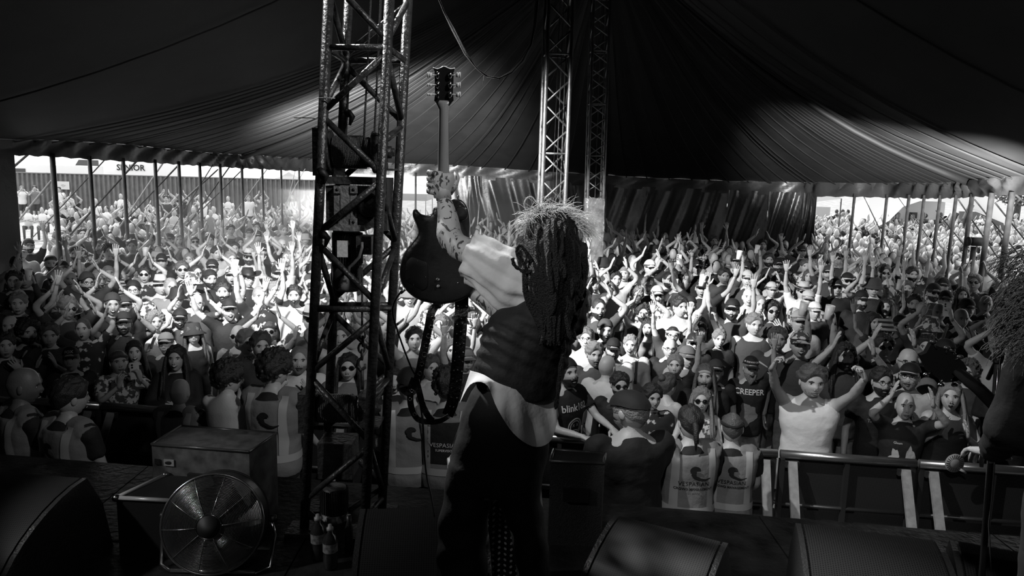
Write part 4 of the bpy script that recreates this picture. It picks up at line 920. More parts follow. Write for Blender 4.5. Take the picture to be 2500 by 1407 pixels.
def bottle_at(px, ytop, D, H, label, **k):
    t = W(px, ytop, D); o = None; bottle_p = V((t.x, t.y, STZ)); global G
    G0 = G; G = lambda a, b, c: bottle_p
    bottle(px, 0, H, label, **k); G = G0
bottle_at(123, 1312, 3.18, t_ := .235, 'clear water bottle with sports cap standing in the dark at lower left')
bottle_at(776, 1300, 3.42, .23, 'dark bottle at the foot of the winch tower, left one', m=mat('dark_bottle', .03, .2)); bottle_at(806, 1318, 3.34, .22, 'dark bottle at the foot of the winch tower, right one', m=mat('dark_bottle', .03, .2))
p = W(852, 1326, 3.5); p.z = STZ; q = MB(); q.lathe(p, [(.02, 0), (.02, .12), (.012, .15), (.012, .19)], 14); tag(ob('marker_bottle', q, PLAST), 'small black bottle right of the two dark bottles', 'bottle')
q = MB(); q.tube([G(270, 1318, STZ+.02), G(205, 1310, STZ+.02), G(225, 1318, STZ+.02), G(300, 1322, STZ+.02)], .008, 8); tag(ob('stage_cable', q, PLAST), 'shiny black cable on the deck left of the fan', 'cable')
# ---------------- drum fan
fc = W(519, 1280, 3.28); fan = empty('floor_fan', (fc.x, fc.y, STZ), label='round black floor fan with wire guard at lower left', cat='fan'); rF = 127/FPX*3.28; cz = fc.z-STZ; C = V((0, 0, cz)); WIRE = mat('fan_wire', .5, .22, .9)
tl = Matrix.Rotation(-.30, 3, 'X') @ Matrix.Rotation(.15, 3, 'Z')
FQ = lambda a, r, y=0.: C+tl @ V((math.cos(a)*r, y, math.sin(a)*r))
q = MB()
for k in range(30):
    r = rF*(.235+.745*k/29); bul = -.075*math.cos(k/29*PI/2)**.8; q.tube([FQ(2*PI*j/56, r, bul) for j in range(57)], .0017, 4, caps=False)
tag(ob('guard_rings', q, WIRE, fan), kind='stuff')
for k in range(10):
    a = 2*PI*k/10+.12; q = MB(); q.tube([FQ(a, rF*(.22+.78*t/8), -.079*math.cos(t/8*PI/2)**.8) for t in range(9)], .0022, 5); ob('guard_spoke', q, WIRE, fan)
q = MB(); q.lathe(FQ(0, 0, -.085), [(.0, 0), (rF*.22, 0), (rF*.235, .012), (rF*.235, .02)], 28, tl @ V((0, 1, 0))); ob('badge', q, BLACK, fan); q = MB(); q.tube([FQ(2*PI*j/36, rF*.235, -.08) for j in range(37)], .003, 6, caps=False); ob('badge_ring', q, CHROME, fan)
for y_ in (0, .17): q = MB(); q.tube([FQ(2*PI*j/64, rF, y_) for j in range(65)], .006, 8, caps=False); ob('rim_ring', q, WIRE if y_ == 0 else BLACK, fan)
q = MB(); q.grid([[FQ(2*PI*j/64, rF, y_) for j in range(64)] for y_ in (0.01, .165)], True); ob('drum_shell', q, PLAST, fan)
q = MB(); q.lathe(FQ(0, 0, .02), [(.045, 0), (.055, .03), (.055, .12)], 20, tl @ V((0, 1, 0))); ob('motor', q, BLACK, fan)
for k in range(5):
    a0 = 2*PI*k/5; rows = []
    for t in range(7): r = .05+(rF*.93-.05)*t/6; rows.append([FQ(a0+.25*t/6+s*.34*(1-.25*t/6), r, .06+s*.028) for s in (-1, -.5, 0, .5, 1)])
    q = MB(); q.grid(rows); q.grid([[p+V((0, .002, 0)) for p in r] for r in rows]); ob('blade', q, mat('fan_blade', .25, .25, .9), fan)
for s in (-1, 1):
    q = MB(); piv = V((s*(rF+.02), .07, cz)); q.tube([piv, piv+V((s*.02, .0, -.08)), V((s*(rF+.03), .02, .02)), V((s*(rF-.03), -.02, .012))], .009, 8); ob('stand_leg', q, CHROME if s > 0 else WIRE, fan); q = MB(); q.lathe(piv+V((s*.0, 0, 0)), [(.018, 0), (.018, .025), (.008, .03)], 10, (s, 0, 0)); ob('tilt_knob', q, PLAST, fan)
q = MB(); q.tube([V((-(rF-.03), -.02, .012)), V((rF-.03, -.02, .012))], .009, 8); q.tube([V((-(rF-.03), .2, .012)), V((rF-.03, .2, .012))], .009, 8); ob('stand_base', q, WIRE, fan)
# ---------------- microphone stand at right
ms = empty('microphone_stand', (0, 0, 0), label='black microphone stand before the second guitarist at right', cat='stand'); b = W(2417, 1380, 2.6); b = V((b.x, b.y, STZ)); t = W(2437, 872, 2.6)
q = MB(); q.tube([b, V((t.x, t.y, t.z))], .011, 10); ob('stand_tube', q, STEEL if False else PLAST, ms); q = MB(); q.lathe(b, [(.14, 0), (.14, .015), (.03, .03), (.02, .06)], 24); ob('round_base', q, BLACK, ms)
q = MB(); q.lathe(t+V((0, 0, -.02)), [(.016, 0), (.02, .02), (.02, .05), (.012, .055)], 12); ob('boom_clamp', q, STEEL, ms); e = W(2470, 800, 2.4); q = MB(); q.tube([W(2412, 925, 2.66), t, e], .008, 8); ob('boom_arm', q, PLAST, ms)
q = MB(); q.tube([W(2436, 900, 2.57), W(2428, 1010, 2.57), W(2431, 1100, 2.57), W(2421, 1220, 2.57), W(2414, 1280, 2.57), W(2420, 1400, 2.57)], .0028, 6); ob('cable', q, CHROME, ms)
mcp = empty('microphone', e, label='microphone on the boom near the right guitarist', cat='microphone'); q = MB(); q.tube([(0, 0, 0), (.02, -.03, .03), (.06, -.09, .06)], [.012, .015, .02], 12); ob('mic_body', q, PLAST, mcp); q = MB(); q.ell((.075, -.11, .072), (.026, .026, .03), nu=14, nv=10); ob('mic_head', q, STEEL, mcp)
rebase(ms, b); rebase(tw, W(840, 1300, 3.83)*1)
# ================================================================== the musician with the raised guitar
SD = 2.75
def slices(mb, S, D, n=20, mi=0, pw=.9):
    """horizontal rings from (pixel y, left px, right px, half depth[, depth offset]) at distance D"""
    rows = []
    for s in S:
        y, xl, xr, hd = s[:4]; dd = s[4] if len(s) > 4 else 0; c = W((xl+xr)/2, y, D+dd); hw = (xr-xl)/2/FPX*(D+dd)
        rows.append([c+V((math.copysign(abs(math.cos(a))**pw, math.cos(a))*hw, math.sin(a)*hd, 0)) for a in (2*PI*j/n for j in range(n))])
    mb.grid(rows, True, (True, True)); return mb
TATT = bpy.data.materials.new('tattooed_skin'); TATT.use_nodes = True; nt = TATT.node_tree; b_ = nt.nodes['Principled BSDF']; b_.inputs['Roughness'].default_value = .5
tc = nt.nodes.new('ShaderNodeTexCoord'); n1 = nt.nodes.new('ShaderNodeTexNoise'); n1.inputs['Scale'].default_value = 26; n1.inputs['Detail'].default_value = 2; n1.inputs['Distortion'].default_value = 2.2
r1 = nt.nodes.new('ShaderNodeValToRGB'); r1.color_ramp.elements[0].position = .40; r1.color_ramp.elements[1].position = .44; r1.color_ramp.elements[0].color = (.035,)*3+(1,); r1.color_ramp.elements[1].color = (.40,)*3+(1,)
mp = nt.nodes.new('ShaderNodeMapping'); mp.inputs['Scale'].default_value = (1, 1, .6); nt.links.new(tc.outputs['Object'], mp.inputs['Vector']); nt.links.new(mp.outputs['Vector'], n1.inputs['Vector']); nt.links.new(n1.outputs['Fac'], r1.inputs['Fac']); nt.links.new(r1.outputs['Color'], b_.inputs['Base Color'])
VESTM = mat('velvet_vest', .010, .75, bump=.8, bscale=9); TROU = mat('black_trousers', .007, .8, bump=.4, bscale=10); WSH = mat('white_shirt', .62, .8, noise_amt=.06, nscale=14, bump=.7, bscale=9); DREAD = mat('dreadlock_hair', .014, .6, bump=1., bscale=170); WISP = mat('loose_hair', .62, .45)
mus = empty('musician', W(1250, 1690, SD), label='long-haired musician seen from behind in black vest, raising a guitar', cat='person'); mus.name = 'person'; mus.location.z = STZ
ORG = mus.location.copy(); MUSP = []
def spline(P, n):
    out = []
    for i in range(n+1):
        t = i/n*(len(P)-1); k = min(int(t), len(P)-2); f = t-k; p0 = P[max(k-1, 0)]; p1 = P[k]; p2 = P[k+1]; p3 = P[min(k+2, len(P)-1)]
        out.append(tuple(.5*(2*b+(c-a)*f+(2*a-5*b+4*c-d)*f*f+(3*b-a-3*c+d)*f**3) for a, b, c, d in zip(p0, p1, p2, p3)))
    return out
def mch(name, me, m, **k): o_ = ob(name, me, m, mus, **k); o_.location = -ORG; return o_
# body: legs, trunk, arms, neck as one skin
mb = MB()
Sh, El, Wr = W(1268, 668, 2.76), W(1108, 598, 2.93), W(1084, 488, 3.03)
slices(mb, [(700, 1290, 1408, .10), (760, 1258, 1408, .115), (850, 1200, 1385, .11), (950, 1170, 1355, .11), (1040, 1130, 1330, .12), (1140, 1110, 1310, .12), (1200, 1110, 1300, .10)], SD)
mb.tube([W(1338, 720, SD), W(1345, 640, SD-.01), W(1350, 600, SD-.01)], [.075, .06, .06], 12); mb.ell(W(1350, 592, SD-.01), (.078, .095, .118), nu=16, nv=12)
mb.ell(Sh, (.05, .05, .05)); mb.tube([W(1320, 700, SD), Sh, Sh.lerp(El, .4), El.lerp(Sh, .08), El], [.05, .052, .056, .050, .048], 14); mb.tube([El, El.lerp(Wr, .25)+V((-.01, 0, 0)), El.lerp(Wr, .6), Wr], [.050, .052, .042, .031], 14)
Sr, Er, Wr2 = W(1402, 735, SD+.05), W(1395, 800, SD+.22), W(1200, 742, SD+.38)
mb.ell(Sr, (.07, .07, .07)); mb.tube([Sr, Er], [.06, .048], 12); mb.tube([Er, W(1230, 770, SD+.36), Wr2, W(1150, 712, SD+.42)], [.048, .048, .045, .030], 12)
for xs_, xe in (((1145, 1130, 1128, 1126), 1126), ((1262, 1292, 1302, 1310), 1312)):
    mb.tube([W(xs_[0], 1120, SD), W(xs_[1], 1300, SD-.02), W(xs_[2], 1400, SD), W(xs_[3], 1560, SD), W(xe, 1655, SD)], [.085, .062, .056, .05, .036], 12)
main = remesh(mb, .011, 4); hb = MB(); hx = []
# raised hand: fist round the neck, knuckles to the camera side
hc = W(1081, 452, 3.06); u_ = V((.96, .28, .0)).normalized(); up_ = V((.02, 0, 1)).normalized()
rows = []
for t, hw, ht in ((-.052, .030, .028), (-.03, .036, .031), (0, .044, .031), (.03, .047, .028), (.048, .044, .02)):
    c = hc+up_*t+V((0, -.03, 0)); rows.append([c+V((1, 0, 0))*math.cos(a)*hw+V((0, 1, 0))*math.sin(a)*ht for a in (2*PI*j/12 for j in range(12))])
hb.grid(rows, True, (True, True)); hb.tube([Wr, Wr.lerp(hc, .6)+V((0, -.02, 0)), hc+V((0, -.03, -.02))], [.031, .032, .036], 12)
for k in range(4):      # fingers wrap from the left over the front of the neck (away from the camera)
    z = .042-.024*k; p = hc+V((-.040, -.030, z)); hb.tube([p+V((.02, -.015, .0)), p+V((-.012, -.004, .006)), p+V((-.016, .028, .008)), p+V((.006, .052, .006)), p+V((.036, .058, .002))], [.0115, .012, .011, .0105, .008], 8)
p = hc+V((.036, -.022, -.01)); hb.tube([p+V((-.01, .0, -.02)), p+V((.012, .0, .012)), p+V((.020, .012, .040)), p+V((.014, .024, .062))], [.016, .0155, .0135, .010], 10)
# hidden hand under the body of the guitar
hand_mb(hb, W(1150, 712, SD+.42), (-.9, -.1, .45), (0, -1, .1), 1, .35, .12, 8)
me = joinm('body', [main, hb], [0, 0]); norm_fix(me); mch('body', me, TATT, fix=False)
# white shirt: wide sleeve, shoulder, tail
mb = MB(); mb.tube([W(1352, 700, SD-.0), W(1318, 682, SD), W(1290, 684, 2.76)], [.085, .098, .10], 16); mb.tube([W(1312, 632, SD-.02), W(1335, 655, SD-.03)], [.055, .07], 14)
sl = remesh(mb, .012, 3); disp(sl, lambda p: .006*noise.noise(p*14)); mch('shirt_shoulder', sl, WSH, fix=False)
sk = [(1330, 690, SD, .096), (1300, 690, 2.765, .102), (1270, 684, 2.78, .106), (1240, 672, 2.80, .104), (1210, 655, 2.825, .098), (1185, 642, 2.85, .094), (1165, 634, 2.87, .092), (1155, 630, 2.88, .094)]
def sleeve(off):
    rows = []; n = 72; P = spline(sk, 34)
    for i, (x, y, D_, r_) in enumerate(P):
        c = W(x, y, D_); a_ = W(*P[max(i-1, 0)][:3]); b_2 = W(*P[min(i+1, 34)][:3]); T = (b_2-a_).normalized(); up = (V((0, 0, 1))-T*T.z).normalized(); sd = T.cross(up); u = i/34; row = []
        for j in range(n):
            a = 2*PI*j/n; f = .0045*math.sin(a*7+u*3.5)+.0035*math.sin(a*13-u*6+1)+.006*noise.noise(V((math.cos(a)*1.6, math.sin(a)*1.6, u*2.2)))+.004*math.sin(u*26+2.5*math.cos(a))*(1-u)
            hang = .022*math.sin(PI*min(1, u*1.1))*max(0, -math.cos(a)); row.append(c+(up*math.cos(a)+sd*math.sin(a)*.82)*(r_+f*1.5+off)-V((0, 0, hang)))
        rows.append(row)
    return rows
r1_, r2_ = sleeve(0), sleeve(-.004); q = MB(); q.grid(r1_, True); q.grid(r2_, True); q.grid([r1_[-1], r2_[-1]], True); mch('shirt_sleeve', q, WSH, fix=False)
top = [(1148, 906), (1180, 916), (1215, 936), (1255, 950), (1300, 960), (1357, 966)]; bot = [(1126, 958), (1168, 930), (1212, 998), (1252, 1058), (1302, 1091), (1352, 1062)]
bl = [(1118, 985), (1145, 940), (1185, 935), (1212, 998), (1252, 1058), (1302, 1091)]
tp = spline(top, 30); bt = spline([(1122, 985), (1150, 938), (1188, 940), (1215, 1000), (1255, 1060), (1304, 1091), (1345, 1076), (1364, 1015)], 30); q = MB(); rows = []
for j in range(13):
    t = j/12; r = []
    for i in range(31):
        u = i/30; x = tp[i][0]*(1-t)+bt[i][0]*t; y = tp[i][1]*(1-t)+bt[i][1]*t; d = SD-.145+.11*(2*u-1)**2*(1 if u > .5 else 1.0)-.03*t+.014*math.sin(u*17+t*2)*t+.01*math.sin(u*37)*t
        r.append(W(x, y, d))
    rows.append(r)
q.grid(rows); q.grid([[p+V((0, .006, 0)) for p in r] for r in rows]); mch('shirt_tail', q, WSH)
# vest
mb = MB(); slices(mb, [(612, 1318, 1385, .07, .0), (650, 1306, 1408, .09), (700, 1300, 1420, .115), (742, 1262, 1426, .13), (765, 1205, 1424, .135), (800, 1180, 1412, .14), (850, 1166, 1398, .14), (900, 1153, 1386, .14), (935, 1156, 1374, .14), (962, 1215, 1362, .13)], SD, 24)
mb.ell(W(1398, 765, SD+.03), (.055, .09, .10)); vs_ = remesh(mb, .011, 4)
def fv(p):
    x, y = proj(p); return .0045*math.sin(y*.19-x*.085+2.2*noise.noise(p*5))*gs((y-840)/90, 1)+.005*noise.noise(p*15)
disp(vs_, fv)
mch('vest', vs_, VESTM, fix=False)
# trousers
mb = MB(); slices(mb, [(925, 1172, 1300, .11), (960, 1146, 1340, .135), (1000, 1128, 1346, .145), (1080, 1102, 1346, .15), (1140, 1088, 1336, .15), (1185, 1080, 1326, .13)], SD, 24)
slices(mb, [(1120, 1092, 1220, .13), (1170, 1082, 1212, .125), (1215, 1077, 1201, .115), (1300, 1064, 1193, .10), (1407, 1058, 1195, .10), (1560, 1062, 1188, .09), (1655, 1066, 1184, .085)], SD, 18)
slices(mb, [(1120, 1190, 1338, .13), (1170, 1200, 1328, .125), (1215, 1206, 1322, .115), (1255, 1228, 1330, .105), (1300, 1246, 1340, .10), (1407, 1260, 1347, .10), (1560, 1262, 1348, .09), (1655, 1268, 1350, .085)], SD-.02, 18)
tr_ = remesh(mb, .012, 4)
def ft(p):
    x, y = proj(p); return .004*math.sin(y*.075+x*.03+2*noise.noise(p*4))*min(1, max(0, (y-1150)/120))+.006*noise.noise(p*11)
disp(tr_, ft)
mch('trousers', tr_, TROU, fix=False)
for x in (1126, 1312): p = W(x, 1690, SD); p.z = STZ; q = MB(); q.tube([p+V((0, -.08, .05)), p+V((0, 0, .06)), p+V((0, .12, .04)), p+V((0, .17, .035))], [.04, .052, .048, .025], 12, flat=.8); q.box(p+V((0, .04, .012)), (.10, .28, .024)); mch('shoe', q, BLACK)
# polka dot cloth between the legs
PD = dots('polka_dot_cloth', .012, .9, 40, .2)
q = MB(); rows = []; ol = [(1200, 1201, 1212), (1230, 1194, 1222), (1260, 1191, 1232), (1300, 1193, 1246), (1350, 1198, 1256), (1407, 1202, 1262), (1500, 1208, 1262), (1580, 1214, 1256)]
for y, a, b in ol: rows.append([W(a+(b-a)*i/8, y, SD+.16-.012*math.sin(i*1.1+y*.01)) for i in range(9)])
q.grid(rows); pm = q.mesh('polka'); uv = pm.uv_layers.new(name='UVMap')
for p in pm.polygons:
    for li in p.loop_indices: c = pm.vertices[pm.loops[li].vertex_index].co; uv.data[li].uv = (c.x, c.z)
mch('polka_dot_scarf', pm, PD, fix=False)
# hair: skull cap, dreadlocks, loose flyaway hair
hc2 = W(1348, 588, SD-.02); rh = random.Random(21); mb = MB()
mb.ell(hc2, (.098, .115, .125), nu=20, nv=14); mb.ell(W(1352, 545, SD-.01), (.092, .10, .07), nu=16, nv=10); mb.tube([W(1350, 600, SD-.08), W(1352, 680, SD-.13), W(1360, 760, SD-.155), W(1366, 810, SD-.16)], [.105, .092, .066, .03], 16)
mb.tube([W(1300, 590, SD-.02), W(1292, 630, SD-.05), W(1310, 680, SD-.10)], [.06, .045, .04], 12); mb.tube([W(1395, 600, SD-.02), W(1405, 660, SD-.04), W(1402, 730, SD-.08)], [.06, .045, .035], 12)
cap_ = remesh(mb, .012, 3)
disp(cap_, lambda p: .010*noise.noise(V((p.x*40, p.y*40, p.z*12))))
mch('hair_mass', cap_, DREAD, fix=False)
for k in range(64):
    a = rh.uniform(-1, 1); x0 = 1350+a*66; y0 = 545+abs(a)*35+rh.uniform(-12, 70); x1 = 1352+a*rh.uniform(50, 84); L = rh.choice((690, 730, 770, 800, 830, 845)); x2 = 1356+a*rh.uniform(20, 66)+rh.uniform(-10, 10); dz = .12*math.cos(a*1.45)
    fr = SD-.05-dz-.02*rh.random(); pts = [W(x0, y0, fr+.02), W((x0+x1)/2+rh.uniform(-5, 5), y0+45, fr-.015), W(x1+rh.uniform(-6, 6), y0+(L-y0)*.5, fr-.03), W(x2+rh.uniform(-8, 8), L-30, fr-.03-.02*rh.random()), W(x2+rh.uniform(-14, 14), L, fr-.035)]
    r = rh.uniform(.0075, .0125); q = MB(); n = 14; sp = spline([tuple(p) for p in pts], n); q.tube(sp, [r*(1+.22*math.sin(i*2.3+k))*(1 if i < n-2 else (.8, .55, .25)[i-n+2]) for i in range(n+1)], 7); mch('dreadlock', q, DREAD)
for pts, r in (([(1300, 640), (1272, 600), (1262, 618), (1285, 655), (1270, 660), (1300, 668)], .007), ([(1251, 630), (1256, 648), (1275, 660), (1302, 661)], .0065), ([(1404, 690), (1412, 712), (1425, 735)], .006), ([(1378, 690), (1385, 740), (1400, 768)], .006), ([(1372, 760), (1376, 850), (1368, 900), (1362, 962), (1356, 1000)], .008), ([(1382, 700), (1396, 740), (1407, 772)], .005)):
    q = MB(); n = 16; q.tube(spline([tuple(W(x, y, SD-.17)) for x, y in pts], n), [r*(1+.2*math.sin(i*1.9)) for i in range(n)]+[r*.3], 7); mch('dreadlock', q, DREAD)
q = MB()
for k in range(900):
    a = rh.uniform(-1.25, 1.35); x = 1348+math.sin(a)*68; y = 562-math.cos(a)*52+rh.uniform(-2, 16); p = W(x, y, SD-.02+rh.uniform(-.07, .07)); dx = rh.uniform(-.3, 1.0)*.05+math.sin(a)*.03; L = rh.uniform(.03, .10)
    d = V((math.sin(a)*.5+rh.uniform(-.4, .8), rh.uniform(-.4, .4), math.cos(a)*.45+rh.uniform(-.4, .35))).normalized(); pts = [p]; 
    for j in range(5): d = (d+V((rh.uniform(-.25, .45), rh.uniform(-.3, .3), -.28+rh.uniform(-.25, .2)))).normalized(); pts.append(pts[-1]+d*L/5)
    q.tube(pts, [.0011, .001, .0009, .0008, .0007, .0005], 3, caps=False)
tag(mch('flyaway_hair', q, WISP), kind='stuff')
q = MB(); q.tube(spline([tuple(W(x, y, SD-.02)) for x, y in ((1283, 512), (1279, 498), (1287, 483), (1299, 481), (1308, 492), (1316, 500))], 14), .0028, 5); mch('hair_loop', q, WISP)
# ---------------- the guitar
GD = 3.12
gt = empty('electric_guitar', W(1078, 600, GD), label='dark single-cutaway electric guitar held up, seen from the back', cat='guitar'); go = gt.location.copy()
def gch(name, me, m, par=gt, **k):
    o_ = ob(name, me, m, par, **k)
    if par is gt: o_.location = -go
    return o_
GB = mat('guitar_back', .022, .3, noise_amt=.010, nscale=9, bump=.1, bscale=60); GN = mat('guitar_neck', .24, .3, noise_amt=.02, nscale=20); BIND = mat('guitar_binding', .6, .3); KEY = mat('tuner_pearl', .62, .25)
outl = [(1095, 507), (1103, 489), (1121, 487), (1134, 496), (1143, 514), (1147, 545), (1146, 574), (1147, 596), (1154, 618), (1164, 640), (1169, 668), (1164, 695), (1150, 716), (1122, 733), (1086, 741), (1052, 739), (1021, 730), (997, 713), (982, 692), (977, 667), (980, 640), (990, 615), (1005, 596), (1018, 579), (1022, 565), (1016, 545), (1009, 527), (1010, 515), (1016, 512), (1024, 521), (1034, 526), (1047, 526), (1057, 520), (1062, 507)]
so = spline(outl+[outl[0]], 110)[:-1]; cxm, cym = 1078, 610
q = MB(); ring = lambda k, d: [W(cxm+(x-cxm)*k, cym+(y-cym)*k, GD+d) for x, y in so]
q.grid([ring(.5, -.002), ring(.8, 0), ring(.955, .001), ring(.988, .005), ring(1, .012), ring(1, .046), ring(.985, .05)], True, (True, True)); gch('guitar_body', q, GB, fix=True)
q = MB(); q.tube(ring(1.0, .047)+[ring(1., .047)[0]], .0028, 5, caps=False); gch('binding', q, BIND)
cav = spline([(1001, 630), (1008, 628), (1030, 636), (1043, 647), (1044, 690), (1040, 704), (1032, 709), (1024, 706), (992, 688), (989, 682), (990, 645), (1001, 630)], 40)[:-1]; q = MB(); q.grid([[W(1016+(x-1016)*k, 668+(y-668)*k, GD-.0035+o_) for x, y in cav] for k, o_ in ((1, .004), (1, 0), (.97, -.001), (.5, -.001))], True, (False, True)); cvr = gch('cavity_cover', q, mat('cover_plastic', .012, .45))
for x, y in ((1020, 638), (992, 660), (1039, 677), (1010, 696), (1117.5, 691)): q = MB(); q.ell(W(x, y, GD-.006), (.0026, .0015, .0026), nu=8, nv=6); gch('screw', q, CHROME)
q = MB(); q.lathe(W(1124, 522, GD-.001), [(.030, 0), (.030, .005), (.026, .007), (.0, .0075)], 28, (0, -1, 0)); gch('switch_cover', q, mat('cover_plastic', .012, .45)); q = MB(); q.tube([W(1124, 522, GD-.004)+V((math.cos(a)*.031, 0, math.sin(a)*.031)) for a in (2*PI*j/28 for j in range(29))], .0012, 5, caps=False); gch('switch_ring', q, CHROME)
# neck and headstock
q = MB(); rows = []
for y, xl, xr, dp in ((530, 1064, 1098, .02), (505, 1067, 1098, .03), (470, 1068, 1097, .024), (400, 1069, 1096, .022), (300, 1071, 1095, .021), (268, 1072, 1096, .021), (255, 1066, 1100, .018), (246, 1062, 1106, .014)):
    c = W((xl+xr)/2, y, GD+.024); hw = (xr-xl)/2/FPX*GD; rows.append([c+V((math.cos(a)*hw, (-abs(math.sin(a))*dp if math.sin(a) < 0 else .004*math.sin(a)), 0)) for a in (2*PI*j/16 for j in range(16))])
q.grid(rows, True, (True, True)); gch('neck', q, GN); q = MB(); q.prism([W(1069, 505, GD+.028), W(1097, 505, GD+.028), W(1095, 262, GD+.028), W(1071, 262, GD+.028)], (0, .006, 0)); gch('fingerboard', q, BLACK)
hs = [(1060, 246), (1062, 232), (1061, 175), (1058, 166), (1068, 169), (1078, 165), (1084, 162), (1090, 165), (1100, 169), (1110, 167), (1107, 178), (1106, 232), (1107, 246), (1097, 258), (1071, 258)]
q = MB(); q.prism([W(x, y, GD+.012) for x, y in hs], (0, .016, 0)); hd_o = gch('headstock', q, mat('headstock_black', .012, .12), smooth=False)
q = MB(); q.tube([W(x, y, GD+.02) for x, y in spline([(1057, 166), (1066, 169), (1076, 167), (1082, 163), (1084, 165), (1087, 163), (1094, 167), (1103, 169), (1111, 167)], 20)], .0035, 6); gch('headstock_trim', q, BIND)
for r in range(3):
    for s in (-1, 1):
        y = 184+23.5*r; x = 1084+s*15; q = MB(); c = W(x, y, GD+.006); q.ell(c, (.0085, .010, .0155), nu=12, nv=8); hz = gch('tuner_housing', q, CHROME)
        kx = W(x+s*19, y-1+(0 if r == 0 else 1), GD+.006); q = MB(); q.tube([c, kx], .0025, 6); q.box(kx, (.016, .006, .019 if (r == 0 or s > 0) else .010)); q.box(kx+V((s*.008, 0, 0)), (.006, .0065, .022 if (r == 0 or s > 0) else .012)); gch('tuner_key', q, KEY)
q = MB(); q.tube([W(1118, 488, GD+.02), W(1118, 481, GD+.02)], [.006, .004], 8); q.ell(W(1118, 480, GD+.02), (.006, .006, .004), nu=8, nv=6); q.tube([W(1075, 741, GD+.02), W(1074, 752, GD+.02)], [.005, .006], 8); gch('strap_button', q, CHROME)
# strap: leather band from the top horn behind the body, down, and up again to the tail button
STR = mat('strap_leather', .010, .42, bump=.4, bscale=80)
sp_ = empty('guitar_strap', W(1075, 1010, 3.0), label='black leather guitar strap with metal studs and eyelets hanging in a loop', cat='strap'); so_ = sp_.location.copy()
def band(pts, wpx, D, name='band'):
    P = spline(pts, 46); L_, R_ = [], []
    for i, p in enumerate(P):
        a = P[max(i-1, 0)]; b = P[min(i+1, len(P)-1)]; dx, dy = b[0]-a[0], b[1]-a[1]; l = math.hypot(dx, dy); w_ = wpx(i/(len(P)-1)) if callable(wpx) else wpx; nx, ny = -dy/l*w_/2, dx/l*w_/2; L_.append(W(p[0]+nx, p[1]+ny, D-.0)); R_.append(W(p[0]-nx, p[1]-ny, D+.012*math.sin(i*.3)))
    q = MB(); q.grid([L_, R_]); q.grid([[p+V((0, .005, 0)) for p in L_], [p+V((0, .005, 0)) for p in R_]]); q.grid([L_, [p+V((0, .005, 0)) for p in L_]]); q.grid([R_, [p+V((0, .005, 0)) for p in R_]]); o_ = ob(name, q, STR, sp_); o_.location = -so_; return P
band([(1126, 690), (1127, 740), (1124, 800), (1118, 880), (1112, 940), (1104, 985), (1092, 1015)], lambda t: 34-6*t, 3.18)
Pm = band([(1076, 747), (1064, 748), (1053, 765), (1046, 800), (1036, 850), (1026, 900), (1017, 935)], lambda t: 12+8*min(1, t*4), 3.06)
band([(1012, 925), (1003, 950), (1003, 990), (1018, 1022), (1045, 1031), (1075, 1028), (1096, 1016)], lambda t: 17-6*t, 3.04); band([(1016, 928), (1024, 960), (1032, 990), (1044, 1015), (1056, 1028)], lambda t: 15, 3.02)
for (x, y) in [(1118, 748), (1138, 748), (1117, 771), (1137, 771), (1126, 779), (1116, 793), (1136, 794), (1115, 816), (1134, 817), (1125, 810), (1114, 838), (1133, 840), (1123, 842), (1112, 860), (1131, 861), (1121, 872), (1110, 882), (1129, 884), (1108, 905), (1117, 904), (1127, 907), (1106, 925), (1115, 932), (1124, 928), (1103, 947), (1121, 950), (1101, 970), (1116, 972), (1099, 993), (1108, 994)]:
    q = MB(); q.ell(W(x, y, 3.172), (.0042, .003, .0042), nu=10, nv=6); o_ = ob('stud', q, CHROME, sp_); o_.location = -so_
for (x, y, r) in [(1057, 777, 5), (1052, 799, 5), (1046, 821, 5.5), (1041, 844, 6), (1036, 866, 6), (1030, 889, 5), (1025, 912, 5), (1005, 955, 4), (1001, 975, 4), (1028, 975, 3), (1012, 1012, 4)]:
    q = MB(); c = W(x, y, 3.052 if y < 930 else 3.02); rr_ = r/FPX*3.05; q.tube([c+V((math.cos(a)*rr_, 0, math.sin(a)*rr_)) for a in (2*PI*j/16 for j in range(17))], .0022, 6, caps=False); o_ = ob('eyelet', q, CHROME, sp_); o_.location = -so_
q = MB(); cp = spline([(990, 706), (975, 718), (961, 742), (959, 765), (968, 800), (985, 850), (1005, 900), (1020, 930), (1026, 985), (1033, 1040), (1036, 1110), (1042, 1165), (1052, 1210), (1060, 1262)], 60); q.tube([W(x, y, 3.03+.10*math.sin(i/60*PI)) for i, (x, y) in enumerate(cp)], .0042, 8); gc = ob('guitar_cable', q, PLAST); tag(gc, 'black instrument cable hanging from the guitar jack to the deck', 'cable')
q = MB(); q.tube([W(991, 705, 3.03), W(978, 716, 3.03)], [.006, .0065], 10); ob('jack_plug', q, CHROME, gc)
# ---------------- second guitarist, mostly outside the right edge
B2 = mat('black_silhouette_cloth', .008, .8, bump=.4, bscale=8)
g2x = W(2770, 900, 1.95)
p2, A2, M2 = person(g2x.x, g2x.y, 1.80, PI-.25, 'back', 5, False, 'neutral', (.2, .0, .1), hair='long', hcol='brown', top='long', topc='black', bot='trousers', botc='black', label='second musician from behind at the dark right edge, in black with a guitar', z=STZ, wide=1.05)
q = MB()
for k in range(420):
    x = 2490+rh.uniform(-30, 60); y = rh.uniform(600, 860); p = W(x, y, 1.9+rh.uniform(-.05, .05)); d = V((-.6+rh.uniform(-.5, .2), rh.uniform(-.3, .3), rh.uniform(-.4, .4))).normalized(); L = rh.uniform(.03, .085); pts = [p]
    for j in range(5): d = (d+V((rh.uniform(-.5, .4), 0, -.3+rh.uniform(-.4, .3)))).normalized(); pts.append(pts[-1]+d*L/5)
    q.tube(pts, [.0010]*5+[.0006], 3, caps=False)
